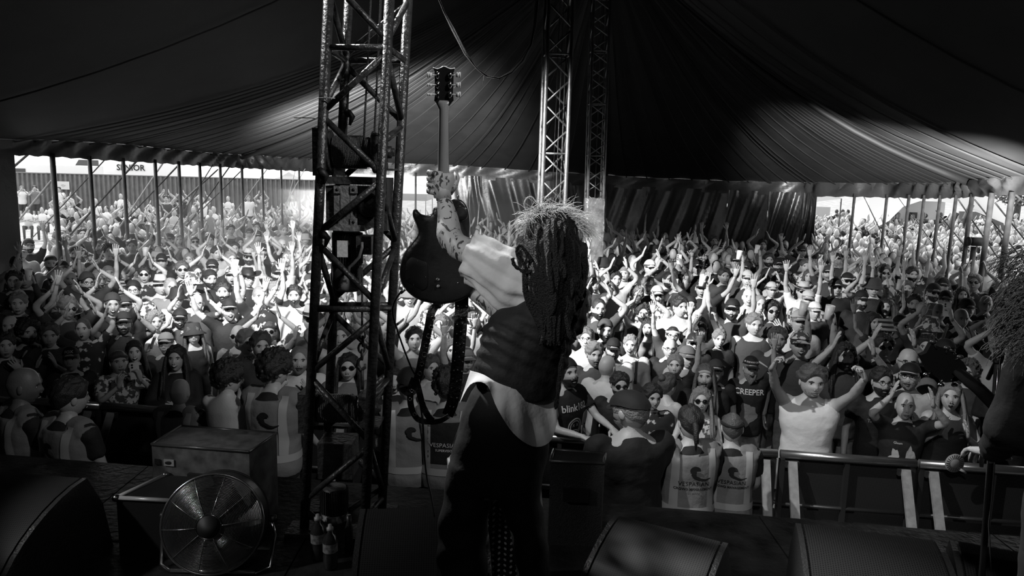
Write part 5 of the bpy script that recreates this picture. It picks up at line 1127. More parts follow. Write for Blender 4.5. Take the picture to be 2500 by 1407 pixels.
wi = tag(ob('loose_hair', q, HAIRM['brown'], p2), kind='stuff'); bpy.context.view_layer.update(); wi.matrix_parent_inverse = p2.matrix_world.inverted()
g2 = empty('bass_guitar', W(2440, 1010, 2.1), label='dark guitar neck and headstock pointing up left at the right edge', cat='guitar'); o2 = g2.location.copy()
MATB = mat('dull_black', .006, .95, spec=.05)
def g2c(n, q, m): o_ = ob(n, q, m, g2, smooth=n not in ('headstock', 'body')); o_.location = -o2
q = MB(); q.tube([W(2335, 905, 2.25), W(2390, 950, 2.2), W(2440, 1000, 2.15), W(2560, 1100, 2.05)], [.026, .028, .030, .032], 10, flat=.6); g2c('neck', q, MATB)
q = MB(); q.prism([W(x, y, 2.28) for x, y in ((2352, 922), (2335, 932), (2308, 935), (2290, 925), (2268, 908), (2248, 868), (2262, 862), (2275, 838), (2290, 846), (2312, 853), (2332, 868), (2352, 884), (2362, 900))], (0, .02, 0)); g2c('headstock', q, MATB)
for x, y in ((2278, 835), (2312, 850), (2344, 872), (2262, 915), (2298, 940), (2330, 940)): q = MB(); q.ell(W(x, y, 2.28), (.011, .008, .007), nu=8, nv=6); q.tube([W(x, y, 2.28), W(x+(2305-x)*.3, y+(895-y)*.3, 2.28)], .003, 6); g2c('tuner', q, CHROME if y > 900 else PLAST)
q = MB(); q.prism([W(x, y, 2.0) for x, y in ((2540, 1060), (2520, 1110), (2560, 1180), (2620, 1260), (2760, 1250), (2800, 1120), (2700, 1040), (2600, 1030))], (0, .04, 0)); g2c('body', q, MATB)
# ================================================================== the crowd
def face_cam(x, y, k=.85, j=0.): return -math.atan2(x-.3, y)*k+j
POSEW = {'down': 'arms down', 'chest': 'clapping at chest height', 'clapup': 'clapping before the face', 'high': 'clapping overhead', 'up': 'both arms raised', 'vee': 'arms raised in a V', 'one': 'one arm raised', 'fist': 'one fist raised',
 'phone': 'holding up a phone', 'phonehigh': 'filming with a phone overhead', 'cup': 'lifting a white cup', 'sip': 'holding a cup', 'rail': 'hands on the rail', 'cross': 'arms folded', 'thumbs': 'both thumbs up', 'face': 'hands at the mouth'}
HATW = {'cap': 'cap', 'capback': 'backwards cap', 'flat': 'flat cap', 'bucket': 'bucket hat', 'cowboy': 'cowboy hat', 'cowboyblack': 'cowboy hat', 'straw': 'straw hat', 'beanie': 'beanie', 'band': 'headband'}
COLW = {'black': 'black', 'dark': 'charcoal', 'grey': 'grey', 'light': 'light grey', 'white': 'white', 'print': 'printed', 'floral': 'patterned', 'check': 'checked', 'stripe': 'striped', 'straw': 'straw'}
TOPW = {'tee': 't-shirt', 'tank': 'vest top', 'long': 'jacket', 'bare': ''}
# x y pose hair.colour beard eyes hat.colour top.colour sex face skin [|label]
LIST = """
600 806 face short.fair - - - tee.floral m smile 1|smiling person in a patterned shirt, one palm up, behind the curly-haired steward
430 845 cross long.dark - - - long.black f smile 1|person with long dark hair in black, hand on chest, at the left rail
470 793 down long.brown - - bucket.dark tank.black f neutral 0|young person in a bucket hat and thin-strapped top left of the patterned shirt
440 755 chest short.dark b - cap.black tee.dark m smile 1
481 717 clapup bald.grey - clear - tee.dark m smile 0
431 706 chest short.dark - - bucket.black tee.light m neutral 1
377 763 chest curly.fair - - - tank.white f neutral 1
405 821 down short.brown - - cap.light tee.dark m neutral 0
633 699 up buzz.fair - - - tee.print m neutral 0|person in a dark printed t-shirt with both arms straight up left of the tower
546 690 cup short.dark b - - tee.print m neutral 1
658 784 high short.brown b sun band.dark tee.floral m neutral 1
636 812 down short.brown - - - tee.dark f smile 0
582 793 down bald.dark - sun - tank.dark m neutral 1
731 845 chest buzz.fair b - - tee.white m neutral 0|bearded tall person in a white t-shirt with dark harness straps beside the tower
718 698 clapup short.dark b - - tee.white m open 1
512 660 down short.dark b - capback.black tee.black m neutral 1
565 653 down short.dark - - cap.floral tee.black m open 1
603 659 down short.dark - clear cowboyblack.black tee.black m neutral 1|person in a black cowboy hat and glasses below the pale cowboy hat
469 669 chest short.dark - sun bucket.floral tee.black m neutral 1
415 678 down buzz.grey - - - tee.grey m neutral 2
390 676 down short.brown - - straw.straw tee.light m neutral 1|person in a straw hat in the left crowd
678 648 up short.dark b - cap.black tee.light m neutral 1
607 610 down short.dark b sun cowboy.straw long.white m neutral 1|person in a pale cowboy hat, sunglasses and open white shirt
640 596 high short.dark big - cap.black tee.black m neutral 1
562 615 down short.fair - - - tee.light m neutral 0
702 614 up buzz.fair b - - tee.floral m neutral 0
731 603 down buzz.grey - - - tee.light m neutral 0
745 573 down short.fair - - bucket.light tee.floral f smile 0
689 583 up bald.dark - - - tee.black m neutral 0
571 592 down short.dark - - - tee.black m neutral 1
584 580 down bun.brown - - - tank.black f neutral 1
512 573 down short.dark - - - tee.white m neutral 1
473 576 down short.dark - sun band.dark tee.dark m neutral 1
435 573 down long.fair - - - tee.light f neutral 0
414 571 down short.brown b - cap.dark tee.grey m neutral 0
411 613 down short.dark b - cap.dark tee.light m neutral 1
463 619 face long.fair - - - tank.light f neutral 0
528 602 high short.dark - - - tee.light m neutral 1
518 635 high short.dark - - cap.black tee.black m neutral 1
476 647 down buzz.dark - - - tee.black m neutral 1
443 639 down short.brown - sun - tee.black m neutral 1
607 558 high short.dark - - cap.dark tank.light f smile 0
629 565 down short.dark - - cap.dark tee.light m neutral 1
562 549 chest short.dark - - - tank.dark m neutral 1
625 543 down short.dark - - - tee.light m smile 0
692 550 down buzz.fair - - - tee.light m neutral 0
717 548 chest short.brown - - - tee.white m neutral 0
201 558 down short.dark - - - tee.dark m smile 0
240 586 high short.fair b - - tee.floral m smile 0
262 597 down curly.dark - - - tee.black m neutral 1
69 584 one short.dark b - cap.black tee.black m neutral 1
50 600 down short.fair - - cap.white tee.light m neutral 0
159 573 vee short.fair - - - tank.grey f open 0
149 555 down short.brown b - cap.white tee.grey m neutral 1
182 602 sip short.dark b - capback.black tee.print m neutral 1
192 594 down long.dark - - - tee.dark f smile 0
366 573 down short.dark - - - tee.black m neutral 1
322 585 fist short.brown - - - tee.dark m neutral 1
394 621 clapup short.dark - - cap.black tee.black m neutral 1
211 667 high short.dark b clear beanie.dark tee.dark m smile 1
241 660 up short.fair - - - tee.dark m open 1
34 663 down short.dark - - - tee.black m neutral 1
63 660 down short.dark - - - tee.black m neutral 1
37 625 down buzz.dark - - - tee.black m neutral 2
274 717 high short.brown - - capback.dark tee.black m smile 1
163 726 high short.fair - sun - tee.dark m neutral 1
302 724 down short.dark - - cap.dark tee.dark f neutral 1
202 778 high buzz.brown - - - tee.print m open 0|singing person in a dark t-shirt with wristwatch arms clapping overhead, far left
65 783 chest curly.dark b - - tee.black m neutral 1
24 770 down bald.dark - - - tee.black m neutral 1
301 763 clapup short.dark b - cap.dark tee.black m neutral 1
172 850 down short.brown - - cap.black tee.black m neutral 1|person in a black cap with white lettering at the left rail
287 854 phone short.brown - - band.dark tee.floral f neutral 1|person in a flowered white shirt photographing with a pale phone at left
327 846 down long.dark - - beanie.black tee.black f smile 0
120 790 chest short.brown - - - tee.dark f neutral 1
12 815 face short.dark - - - tee.black m neutral 1
1380 876 rail short.dark b - capback.black tee.black m neutral 1|bearded person in backwards cap and black t-shirt with white print, hand on rail
1482 869 down bald.fair b - - tee.white m neutral 0|bald person in a white t-shirt facing away beside the back-to-front cap
1514 918 down short.dark b sun - tee.black m neutral 1|person in sunglasses behind the steward in a black flat cap
1591 956 down short.dark - - - tee.print f neutral 1
1628 932 cross bun.brown - - - tank.light f neutral 0|person with pinned-up hair and bare shoulders seen from behind at the rail
1713 950 cross long.fair - sun - tank.floral f neutral 0|person with long fair hair and large sunglasses behind the ponytail steward
1724 891 down long.brown b - band.light tee.black m neutral 1|person with a pale bandana and long beard right of the waving hand
1650 872 one short.fair - - - tee.black m neutral 0|person waving one open palm high above the rail
1541 819 down short.fair - - - long.light m smile 0|laughing person in a pale shirt with backpack straps in mid crowd
1478 781 down short.dark b - capback.dark tee.dark m smile 1
1432 802 down short.brown - clear - long.light m neutral 0
1452 838 down quiff.fair b - - tee.dark m neutral 1
1499 828 down short.dark b - cap.black tee.white m neutral 1
1635 853 down bald.grey - clear - tee.black m neutral 0
1678 855 down short.fair - - cap.grey tee.grey m neutral 0
1694 822 down short.fair - sun cap.black tee.black m neutral 0
1757 812 down short.grey - - - tee.black f open 0
1748 880 down short.fair b clear cap.dark tee.black m smile 0
1834 872 one short.grey big - cap.black tee.black m open 1|person in a black lettered cap and t-shirt with long grey beard, pointing up
1985 895 thumbs quiff.brown - - - tank.white m neutral 1|person in a white vest top with both thumbs up at the right rail
1955 811 cup short.dark - - cap.floral tee.dark m smile 1
1843 767 down short.fair - - - tank.dark m neutral 0
2064 838 clapup long.dark b - - tee.dark m neutral 1
1790 732 up short.dark b clear cap.black tee.dark m smile 1
2153 898 sip short.dark b clear - tee.black m neutral 1|bearded person in glasses and black t-shirt holding a clear cup
2212 957 clapup bald.dark - - - tee.black m neutral 1|bald person clapping in a black t-shirt with white figures at right
2226 887 down bald.grey grey clear flat.black tee.light m neutral 0|white-bearded person in a flat cap and glasses, headphone cord, at right
2323 935 chest long.fair - - - tank.dark f open 0|person with long fair curls clapping below the dark guitar neck
2220 850 down bald.grey - clear - tee.grey m smile 0
2157 817 clapup short.dark - sun - tee.dark m neutral 1
2268 820 down short.dark - - - tee.dark m neutral 1
2309 831 down short.dark - sun cap.black tee.dark m neutral 2
2368 882 down curly.brown - - - tee.dark f neutral 1
2162 783 vee short.brown - sun bucket.stripe tee.dark f neutral 1
2200 772 down short.dark - sun cap.black tee.dark m neutral 1
2271 778 phonehigh short.dark b - bucket.floral tee.dark m neutral 1
2296 740 down bald.dark - - - tee.dark m neutral 1
2347 753 face bald.fair - - - tee.dark m neutral 1
2361 731 down short.dark - - cap.dark tee.dark m neutral 1
2409 721 down bald.fair - - - tee.dark m neutral 1
2280 694 down short.dark b sun cap.black tee.black m neutral 1
2311 712 down short.dark - - cap.black tee.dark m neutral 1
2351 702 down long.dark - - - tee.dark f neutral 1
2103 711 down short.dark b - cap.black tee.black m neutral 1
2238 721 down short.dark b - - tee.dark m neutral 1
2228 653 up short.dark b - - tee.print m neutral 1
2136 766 one long.dark - - - tee.dark f smile 1
2437 690 down short.brown - - - tee.dark f neutral 1
2455 676 down short.fair - - - tee.dark f neutral 1
2412 640 down short.grey - - - tee.light m neutral 1
1605 700 down short.brown b sun cap.light tee.floral m neutral 0
1583 677 down short.fair - clear - tee.dark m neutral 0
1556 702 chest curly.fair - - - tank.light f neutral 0
1586 636 high short.brown - sun cap.white tee.black m neutral 0
1526 650 down buzz.fair - - band.grey tee.light m neutral 0
1454 631 down buzz.dark b clear - tee.dark m neutral 1
1473 632 down short.dark - - bucket.black tee.dark m neutral 1
1502 663 high short.dark - - - tee.light m neutral 0
1630 663 chest buzz.dark b - - tee.dark m neutral 0
1652 670 chest short.dark - - - tee.dark m neutral 1
1597 601 vee short.dark - - bucket.black tee.dark m neutral 1
1462 728 high buzz.dark b - - tee.dark m smile 1
1428 696 high short.brown - sun - tee.light m smile 1
1573 744 high curly.dark b - - tank.dark m open 1
1583 782 down long.dark - - - tank.grey f neutral 0
1644 800 up short.dark - clear band.white tee.dark m neutral 1
1686 725 down short.dark big - capback.black tee.grey m neutral 1
1703 635 down short.dark - sun cap.black tee.black m neutral 1
1700 596 high short.dark - - - tee.floral m neutral 1
1745 577 up short.brown - - - tee.stripe m neutral 1
1796 624 chest short.dark - - cap.dark tee.dark m neutral 1
1826 662 face short.dark - - cap.light tee.dark m neutral 0
1884 690 high short.brown - - cap.light tank.dark f neutral 1
1855 720 face buzz.fair - - - tee.light m neutral 0
1884 734 face short.dark - sun - tee.dark m neutral 1
2040 682 down short.dark - sun cap.black tee.black m neutral 1
1989 739 down short.fair - - cap.white tee.dark f neutral 1
2024 650 up short.dark grey - cap.dark tee.dark m neutral 1
2001 619 down short.dark - - cap.dark tee.dark m neutral 1
2042 619 down short.dark - - cap.black tee.dark m neutral 1
2066 615 high short.dark - - - tee.light m neutral 1
1969 634 down short.brown - - - tee.floral m neutral 1
1901 632 chest short.dark b clear cap.black tee.dark m neutral 1
1912 598 down short.dark - - - tee.dark m smile 1
1958 601 vee short.dark - - cap.dark tee.dark m neutral 1
1877 619 sip short.dark b - - tee.dark m neutral 1
1952 760 down short.fair - - cap.light tee.light m neutral 1
1862 585 high short.dark - - - tee.light m neutral 1
1768 655 cup short.dark - - - tee.dark m neutral 1
1660 725 cup short.dark - - - tee.light m neutral 1
1710 790 phonehigh short.dark - - - tee.dark m neutral 1|person holding a large pale-cased phone overhead right of centre
1900 800 cup short.brown - - - tee.dark m neutral 1
2165 730 cup long.dark - - - tee.dark f neutral 1
2305 680 cup short.dark - - cap.black tee.check m neutral 1
1820 640 cup short.dark - - cap.dark tee.light m neutral 1
1975 660 cup long.brown - - - tee.floral f neutral 1
1640 655 phonehigh short.brown - - - tee.light m neutral 1
960 936 down short.dark - - - tee.black m open 0|young person with open mouth between the tower and the guitar strap
1050 868 down short.brown - - - tee.light m neutral 0|young person with a fair fringe seen through the loop of the guitar strap
1105 830 one long.brown - - - tank.grey f neutral 0
1010 800 high short.dark - - - tank.grey m neutral 0
1135 850 up short.fair - - cap.grey tee.dark m neutral 0
850 865 down long.dark - sun - tee.grey m neutral 0|long-haired person in mirrored sunglasses seen through the tower lattice
830 790 high short.brown - - - tank.light m neutral 0
880 760 high short.fair - - - tee.light m neutral 0
1000 700 high short.brown - - bucket.grey tee.light m smile 0
1080 770 chest short.brown - - - tee.light m neutral 0
1150 760 high short.brown - - cap.dark tee.grey m neutral 0
780 770 down short.dark - - - tee.grey m neutral 0
"""
PPL = []
def dist_at(px, py, H): return (CAMZ-H)*FPX/max(20, py-yhor(px))
for ln in LIST.strip().split('\n'):
    a, lab = (ln.split('|')+[''])[:2]; t = a.split(); x, y = float(t[0]), float(t[1]); H = 1.60 if t[8] == 'f' else 1.73
    D = dist_at(x, y, H+.02); D = max(D, railY((x-1250)/FPX*6.2)+.30); PPL.append(dict(x=x, y=y, D=D, t=t, lab=lab, fixed=True))
def pos(p): q_ = W(p['x'], p['y'], p['D']); return q_.x, q_.y, q_.z
for it in range(60):
    mv = 0
    for i in range(len(PPL)):
        for j in range(i+1, len(PPL)):
            a, b = PPL[i], PPL[j]
            if abs(a['D']-b['D']) > .6: continue
            A_, B_ = pos(a), pos(b); d = math.hypot(A_[0]-B_[0], A_[1]-B_[1])
            if d < .40:
                n_, f = (a, b) if a['y'] > b['y'] else (b, a); f['D'] += .05; n_['D'] = max(n_['D']-.02, railY(pos(n_)[0])+.28); mv += 1
    if not mv: break
for p in PPL: p['X'], p['Y'], z = pos(p); p['H'] = min(1.96, max(1.48, z-.01))
NL = len(PPL)
rf = random.Random(11)
FH = ['short.dark']*7+['short.brown']*3+['short.fair']*3+['buzz.dark', 'buzz.fair', 'bald.dark', 'curly.dark', 'curly.brown', 'quiff.brown']
FHAT = ['-']*10+['cap.black']*3+['cap.dark', 'cap.light', 'capback.black', 'bucket.dark', 'bucket.light', 'straw.straw', 'band.grey', 'beanie.dark', 'cap.white', 'cowboy.straw']
FTOP = ['tee.black']*7+['tee.dark']*5+['tee.grey']*3+['tee.light']*3+['tee.white']*2+['tee.print']*3+['tee.floral', 'tee.check', 'tee.stripe', 'tank.dark', 'tank.light', 'tank.white', 'long.dark']
FPOSE = ['down']*5+['chest']*4+['high']*7+['clapup']*2+['up']*2+['vee', 'one', 'one', 'fist', 'cup', 'phone', 'cross', 'face']
def ringdist(px):
    L = [(r[0], r[2]) for r in RING]
    if px <= L[0][0]: return L[0][1]
    for (a, d0), (b, d1) in zip(L[:-1], L[1:]):
        if px <= b: return d0+(d1-d0)*(px-a)/(b-a)
    return L[-1][1]
fill = []; occ = {}
def okey(x, y): return (int(x//.6), int(y//.6))
for p in PPL: occ.setdefault(okey(p['X'], p['Y']), []).append((p['X'], p['Y']))
def free(x, y, r=.43):
    k = okey(x, y)
    for dx in (-1, 0, 1):
        for dy in (-1, 0, 1):
            for (a, b) in occ.get((k[0]+dx, k[1]+dy), []):
                if math.hypot(a-x, b-y) < r: return False
    return True
MASTS = [(base1.x, base1.y), (base2.x, base2.y)]
Y_ = 6.35
while Y_ < 30:
    st__ = .52 if Y_ < 12 else (.56 if Y_ < 20 else .8); X_ = -Y_*.72
    while X_ < Y_*.72:
        x = X_+rf.uniform(-.16, .16); y = Y_+rf.uniform(-.16, .16); X_ += st__
        if y < railY(x)+.34: continue
        H = rf.gauss(1.72, .06); px, py = proj((x, y, H)); rd_ = ringdist(px)
        left, right = px < 1110, px > 1990
        if not (left or right) and y > rd_-.6: continue
        if y > rd_+.6 and left and (px < 150 or rf.random() < .62): continue
        if left and y > 25: continue
        if px < -60 or px > 2560 or (px < 60 and y > 11.5): continue
        if any(math.hypot(x-a, y-b) < .5 for a, b in MASTS) or any(math.hypot(x-a, y-b) < .34 for a, b in PXY) or not free(x, y): continue
        if abs(y-rd_) < .25: continue
        bad = False
        for p in PPL:
            if p['Y'] > y and abs(p['x']-px) < .24*FPX/y+6 and p['y']+.20*FPX/p['Y'] > py: bad = True; break
        if bad: continue
        fill.append(dict(X=x, Y=y, H=max(1.55, min(1.86, H)), x=px, y=py, fixed=False)); occ.setdefault(okey(x, y), []).append((x, y))
    Y_ += st__*.92
fill.sort(key=lambda p: p['Y']); NI = 286-NL; IND = fill[:NI]; REST = fill[NI:]
for p in IND:
    fem = rf.random() < .33; hair = rf.choice(['long.dark', 'long.brown', 'long.fair', 'tied.dark', 'bun.brown', 'short.dark', 'long.dark']) if fem else rf.choice(FH)
    if fem: p['H'] = max(1.52, p['H']-.09)
    p['t'] = [0, 0, rf.choice(FPOSE), hair, '-' if fem or rf.random() < .62 else 'b', rf.choice(['-']*6+['sun', 'sun', 'clear']), rf.choice(FHAT), rf.choice(FTOP), 'f' if fem else 'm', rf.choice(['neutral', 'neutral', 'smile', 'open']), rf.choice('00112')]; p['lab'] = ''
LM = [(390, 676, 'the straw hat'), (607, 610, 'the pale cowboy hat'), (603, 700, 'the black cowboy hat'), (546, 690, 'the big cup'), (127, 600, 'the leftmost pole'), (218, 600, 'the second pole'), (300, 600, 'the third pole'), (287, 854, 'the phone photographer'), (470, 793, 'the braided bucket hat'), (720, 800, 'the tower'), (850, 865, 'the mirrored sunglasses'), (1050, 868, 'the strap loop'), (430, 845, 'the long dark hair'),
 (65, 783, 'the curly black beard'), (202, 778, 'the singing clapper'), (1541, 819, 'the laughing backpacker'), (1713, 950, 'the large sunglasses'), (1813, 872, 'the pointing greybeard'), (1985, 895, 'the white vest'), (1455, 600, 'the wrapped mast'), (1478, 781, 'the smiling dark beard'), (1710, 790, 'the overhead phone'), (1745, 577, 'the striped t-shirt'), (1843, 767, 'the big dark vest'), (2226, 887, 'the white beard'), (2271, 778, 'the overhead filmer'),
 (2040, 682, 'the dark sunglasses'), (2323, 935, 'the long fair curls'), (2228, 653, 'the printed t-shirt'), (2374, 560, 'the clamped lamp'), (1586, 636, 'the white cap'), (1965, 560, 'the curtain edge'), (1150, 650, 'the raised guitar'), (633, 699, 'the straight-armed clapper'), (1790, 732, 'the grinning glasses'), (2153, 898, 'the clear cup'), (1597, 601, 'the black bucket hat'), (2410, 700, 'the right guitarist'), (490, 560, 'the sixth pole')]
USED = set()
def autolabel(p):
    t = p['t']; hat = '' if t[6] == '-' else COLW[t[6].split('.')[1]].replace('straw', '')+' '+HATW[t[6].split('.')[0]]; hat = hat.strip(); top, tc_ = t[7].split('.'); ey = {'sun': ', sunglasses', 'clear': ', glasses'}.get(t[5], '')
    ds = sorted((math.hypot((p['x']-a)/1.0, (p['y']-b)*1.2), a, b, n) for a, b, n in LM)
    for far in range(len(ds)):
        d, a, b, n = ds[far]; dx, dy = p['x']-a, p['y']-b
        rels = ['right of' if dx > 0 else 'left of', 'beyond' if dy < 0 else 'before'] if abs(dx) > abs(dy) else ['beyond' if dy < 0 else 'before', 'right of' if dx > 0 else 'left of']
        for r_ in rels:
            s = 'person in %s%s%s, %s, %s %s' % ((hat+', ' if hat else ''), (COLW[tc_]+' '+TOPW[top]).strip(), ey, POSEW[t[2]], r_, n)
            if s not in USED and len(s.split()) <= 16: USED.add(s); return s
    return s
ALLP = sorted(PPL+IND, key=lambda p: p['Y']); BYLAB = {}
for i, p in enumerate(ALLP):
    t = p['t']; hr, hc_ = t[3].split('.'); hat, hatc = (None, None) if t[6] == '-' else t[6].split('.'); top, tc_ = t[7].split('.'); fem = t[8] == 'f'; near = p['Y'] < 8.2
    rz = face_cam(p['X'], p['Y'], .85, rf.uniform(-.25, .25)); tilt = None
    if p['lab'].startswith(('bald person in a white', 'person with pinned')): rz += PI*.86
    if 'backwards cap and black' in p['lab']: rz += .9
    if 'waving' in p['lab'] or 'thumbs' in t[2] or 'pointing' in p['lab']: rz = face_cam(p['X'], p['Y'])
    lab = p['lab'] or autolabel(p)
    o, A, M = person(p['X'], p['Y'], p['H'], rz, t[2], (i % 2 if not near else i % 3), fem, t[9], None, hr, hc_, {'-': None, 'b': 'b', 'big': 'big', 'grey': 'grey'}[t[4]], {'-': None, 'sun': 'sun', 'clear': 'clear'}[t[5]], hat, hatc, top, tc_,
        skin=int(t[10]), label=lab, group='crowd in front of the stage', wide=rf.uniform(.94, 1.08) if t[2] != 'thumbs' else 1.16, fine=.018 if near else .026, detail=p['Y'] < 9, bot=rf.choice(['trousers', 'shorts']), botc=rf.choice(['denim', 'black', 'grey']))
    p['o'], p['A'], p['M'] = o, A, M
    sh = ' '.join(lab.split()[:0])
    where = autowhere = None
    if t[2] in ('cup', 'sip', 'phone', 'phonehigh'):
        w_ = lab.split(', ')[-1] if not p['lab'] else {'sip': 'right of the white vest', 'phone': 'at the left rail', 'phonehigh': 'right of centre'}[t[2]] if t[2] in ('sip', 'phone', 'phonehigh') else ''
        kind = 'cup' if t[2] in ('cup', 'sip') else 'phone'
        cl = '%s held by the person in %s, %s' % ('pale cup' if kind == 'cup' else 'phone', (COLW[tc_]+' '+TOPW[top]), w_)
        k = 0
        while cl in USED: k += 1; cl = 'second '+cl
        USED.add(cl)
        held(kind, o, A, 0, cl, 'cups and phones in the crowd', (CUPM if kind == 'cup' else mat('phone_case_pale', .6, .3) if rf.random() < .5 or near else PLAST))
    if p['lab']: BYLAB[p['lab']] = p
bpy.context.view_layer.update()
# details on the people at the rail
def find(s): return next(p for l, p in BYLAB.items() if s in l)
def decal(p, me, z, name='print', m=WINK, front=True, x=0., child='t_shirt'):
    o = p['o']; tp = next(c for c in o.children if c.name.split('.')[0] == child); t = bvh(tp.data); d = V((0, 1, 0)) if front else V((0, -1, 0))
    wrap(me, t, (x, -.5 if front else .5, z), (1, 0, 0) if front else (-1, 0, 0), d, .006); c = bpy.data.objects.new(name, me); COL.objects.link(c); c.parent = o; me.materials.append(m); return c
def ring2(r, w_, n=28, sx=1): 
    return MB().grid([[V((math.cos(a)*k*sx, math.sin(a)*k, 0)) for a in (2*PI*j/n for j in range(n))] for k in (r, r-w_)], True).mesh('ring')
def blob(seed, w_, h, n=26, wob=.25):
    r_ = random.Random(seed); ph = [r_.uniform(0, 6) for _ in range(4)]; pts = []
    for j in range(n): a = 2*PI*j/n; k = 1+wob*(math.sin(3*a+ph[0])*.5+math.sin(5*a+ph[1])*.4+math.sin(8*a+ph[2])*.3); pts.append(V((math.cos(a)*w_/2*k, math.sin(a)*h/2*k, 0)))
    mb = MB(); mb.grid([[V((0, 0, 0))]*n, [q_*.5 for q_ in pts], pts], True); return mb.mesh('blob')
pp = find('pointing up'); decal(pp, text_mesh('CREEPER', .088, True), 1.365, 'shirt_lettering'); decal(pp, blob(3, .20, .26), 1.10, 'shirt_picture', FAB['grey'])
h_ = next(c for c in pp['o'].children if c.name.startswith('cap')); tm_ = text_mesh('PARKWAY DRIVE', .024, True); wrap(tm_, bvh(h_.data), (0, -.3, .083), (1, 0, 0), (0, 1, 0), .002); c = ob('cap_lettering', tm_, WINK, h_, fix=False)
pp = find('hand on rail'); decal(pp, text_mesh('blink182', .088, True), 1.33, 'shirt_lettering'); decal(pp, ring2(.085, .012), 1.15, 'shirt_logo'); decal(pp, ring2(.062, .009), 1.15, 'shirt_logo'); 
for x in (-.022, .022): decal(pp, text_mesh('X', .035, True), 1.165, 'shirt_logo', x=x)
decal(pp, polym([(-.03, -.006), (.03, -.012), (.03, -.004), (-.03, .002)]), 1.125, 'shirt_logo')
pp = find('white lettering'); h_ = next(c for c in pp['o'].children if c.name.startswith('cap')); tm_ = text_mesh('FOX', .042, True); wrap(tm_, bvh(h_.data), (0, -.3, .085), (1, 0, 0), (0, 1, 0), .002); ob('cap_lettering', tm_, WINK, h_, fix=False)
pp = find('white figures'); decal(pp, blob(5, .10, .20, wob=.35), 1.13, 'shirt_picture', FAB['light'], x=-.07); decal(pp, blob(8, .09, .26, wob=.2), 1.14, 'shirt_picture', FAB['light'], x=.07); decal(pp, text_mesh('Gleam', .03), 1.30, 'shirt_lettering', x=-.05)
pp = find('holding a clear cup'); decal(pp, text_mesh('THE METAL', .045, True), 1.27, 'shirt_lettering', FAB['grey'])
pp = find('both arms straight up'); decal(pp, text_mesh('/V\\/V\\', .11, True), 1.24, 'shirt_lettering', FAB['light'])
pp = find('harness straps')
for z in (1.36, 1.22): decal(pp, rect(.34, .014, 24, 1), z, 'harness_strap', BLACK)
pp = find('backpack straps')
for s in (-1, 1): decal(pp, rect(.035, .30, 3, 14), 1.30, 'backpack_strap', FAB['dark'], x=s*.10, child='jacket')
decal(pp, rect(.24, .03, 14, 2), 1.28, 'backpack_strap', FAB['dark'], child='jacket')
# hand fan on the rail, small card
hf = empty('hand_fan', W(2330, 1131, 5.62), label='round paper fan held over the rail at lower right', cat='fan'); q = MB()
q.lathe((0, 0, 0), [(.0, 0), (.075, .0), (.075, .004)], 28, (0, -1, 0)); ob('fan_disc', q, mat('fan_paper', .30, .7), hf); q = MB()
for k in range(22): a = 2*PI*k/22; q.box((math.cos(a)*.052, -.006, math.sin(a)*.052), (.030, .001, .004), Matrix.Rotation(-a, 3, 'Y'))
tag(ob('fan_marks', q, INK, hf, False), kind='stuff'); q = MB(); q.tube([(.05, 0, -.05), (.10, 0, -.08)], [.012, .008], 8); ob('fan_handle', q, REFL, hf)
# ------------------------------------------------------------------ stewards in the pit
def vest_mesh():
    mb = MB(); rows = torso_rows(.034, .85, 1.45); mb.grid(rows, True, (True, True))
    for s in (-1, 1): mb.tube([(s*.06, .0, 1.455), (s*.15, .0, 1.435), (s*.205, 0, 1.40)], [.07, .082, .078], 14)
    me = remesh(mb, .014, 3); wrinkle(me, .010, 6); return me
VEST = vest_mesh(); VB = bvh(VEST)
def helmet():
    A_ = [V((.004+math.cos(math.radians(t))*.040, .034+math.sin(math.radians(t))*.032, 0)) for t in range(-5, 200, 12)]
    B_ = [V(p+(0,)) for p in ((-.024, .036), (-.034, .018), (-.024, .012), (-.026, -.002), (-.014, -.014), (.016, -.016), (.010, .010), (.016, .036))]
    C_ = [(-.012, -.012, .010), (.02, -.022, .012), (.05, -.034, .010), (.08, -.036, .007), (.118, -.024, .003)]
    mb = MB(); mb.add(A_, [tuple(range(len(A_)))]); mb.add(B_, [tuple(range(len(B_)))]); mb.grid([[V((x, y-t, 0)), V((x, y+t, 0))] for x, y, t in C_])
    me = mb.mesh('emblem'); bm = bmesh.new(); bm.from_mesh(me); bmesh.ops.triangulate(bm, faces=bm.faces); bm.to_mesh(me); bm.free(); return me
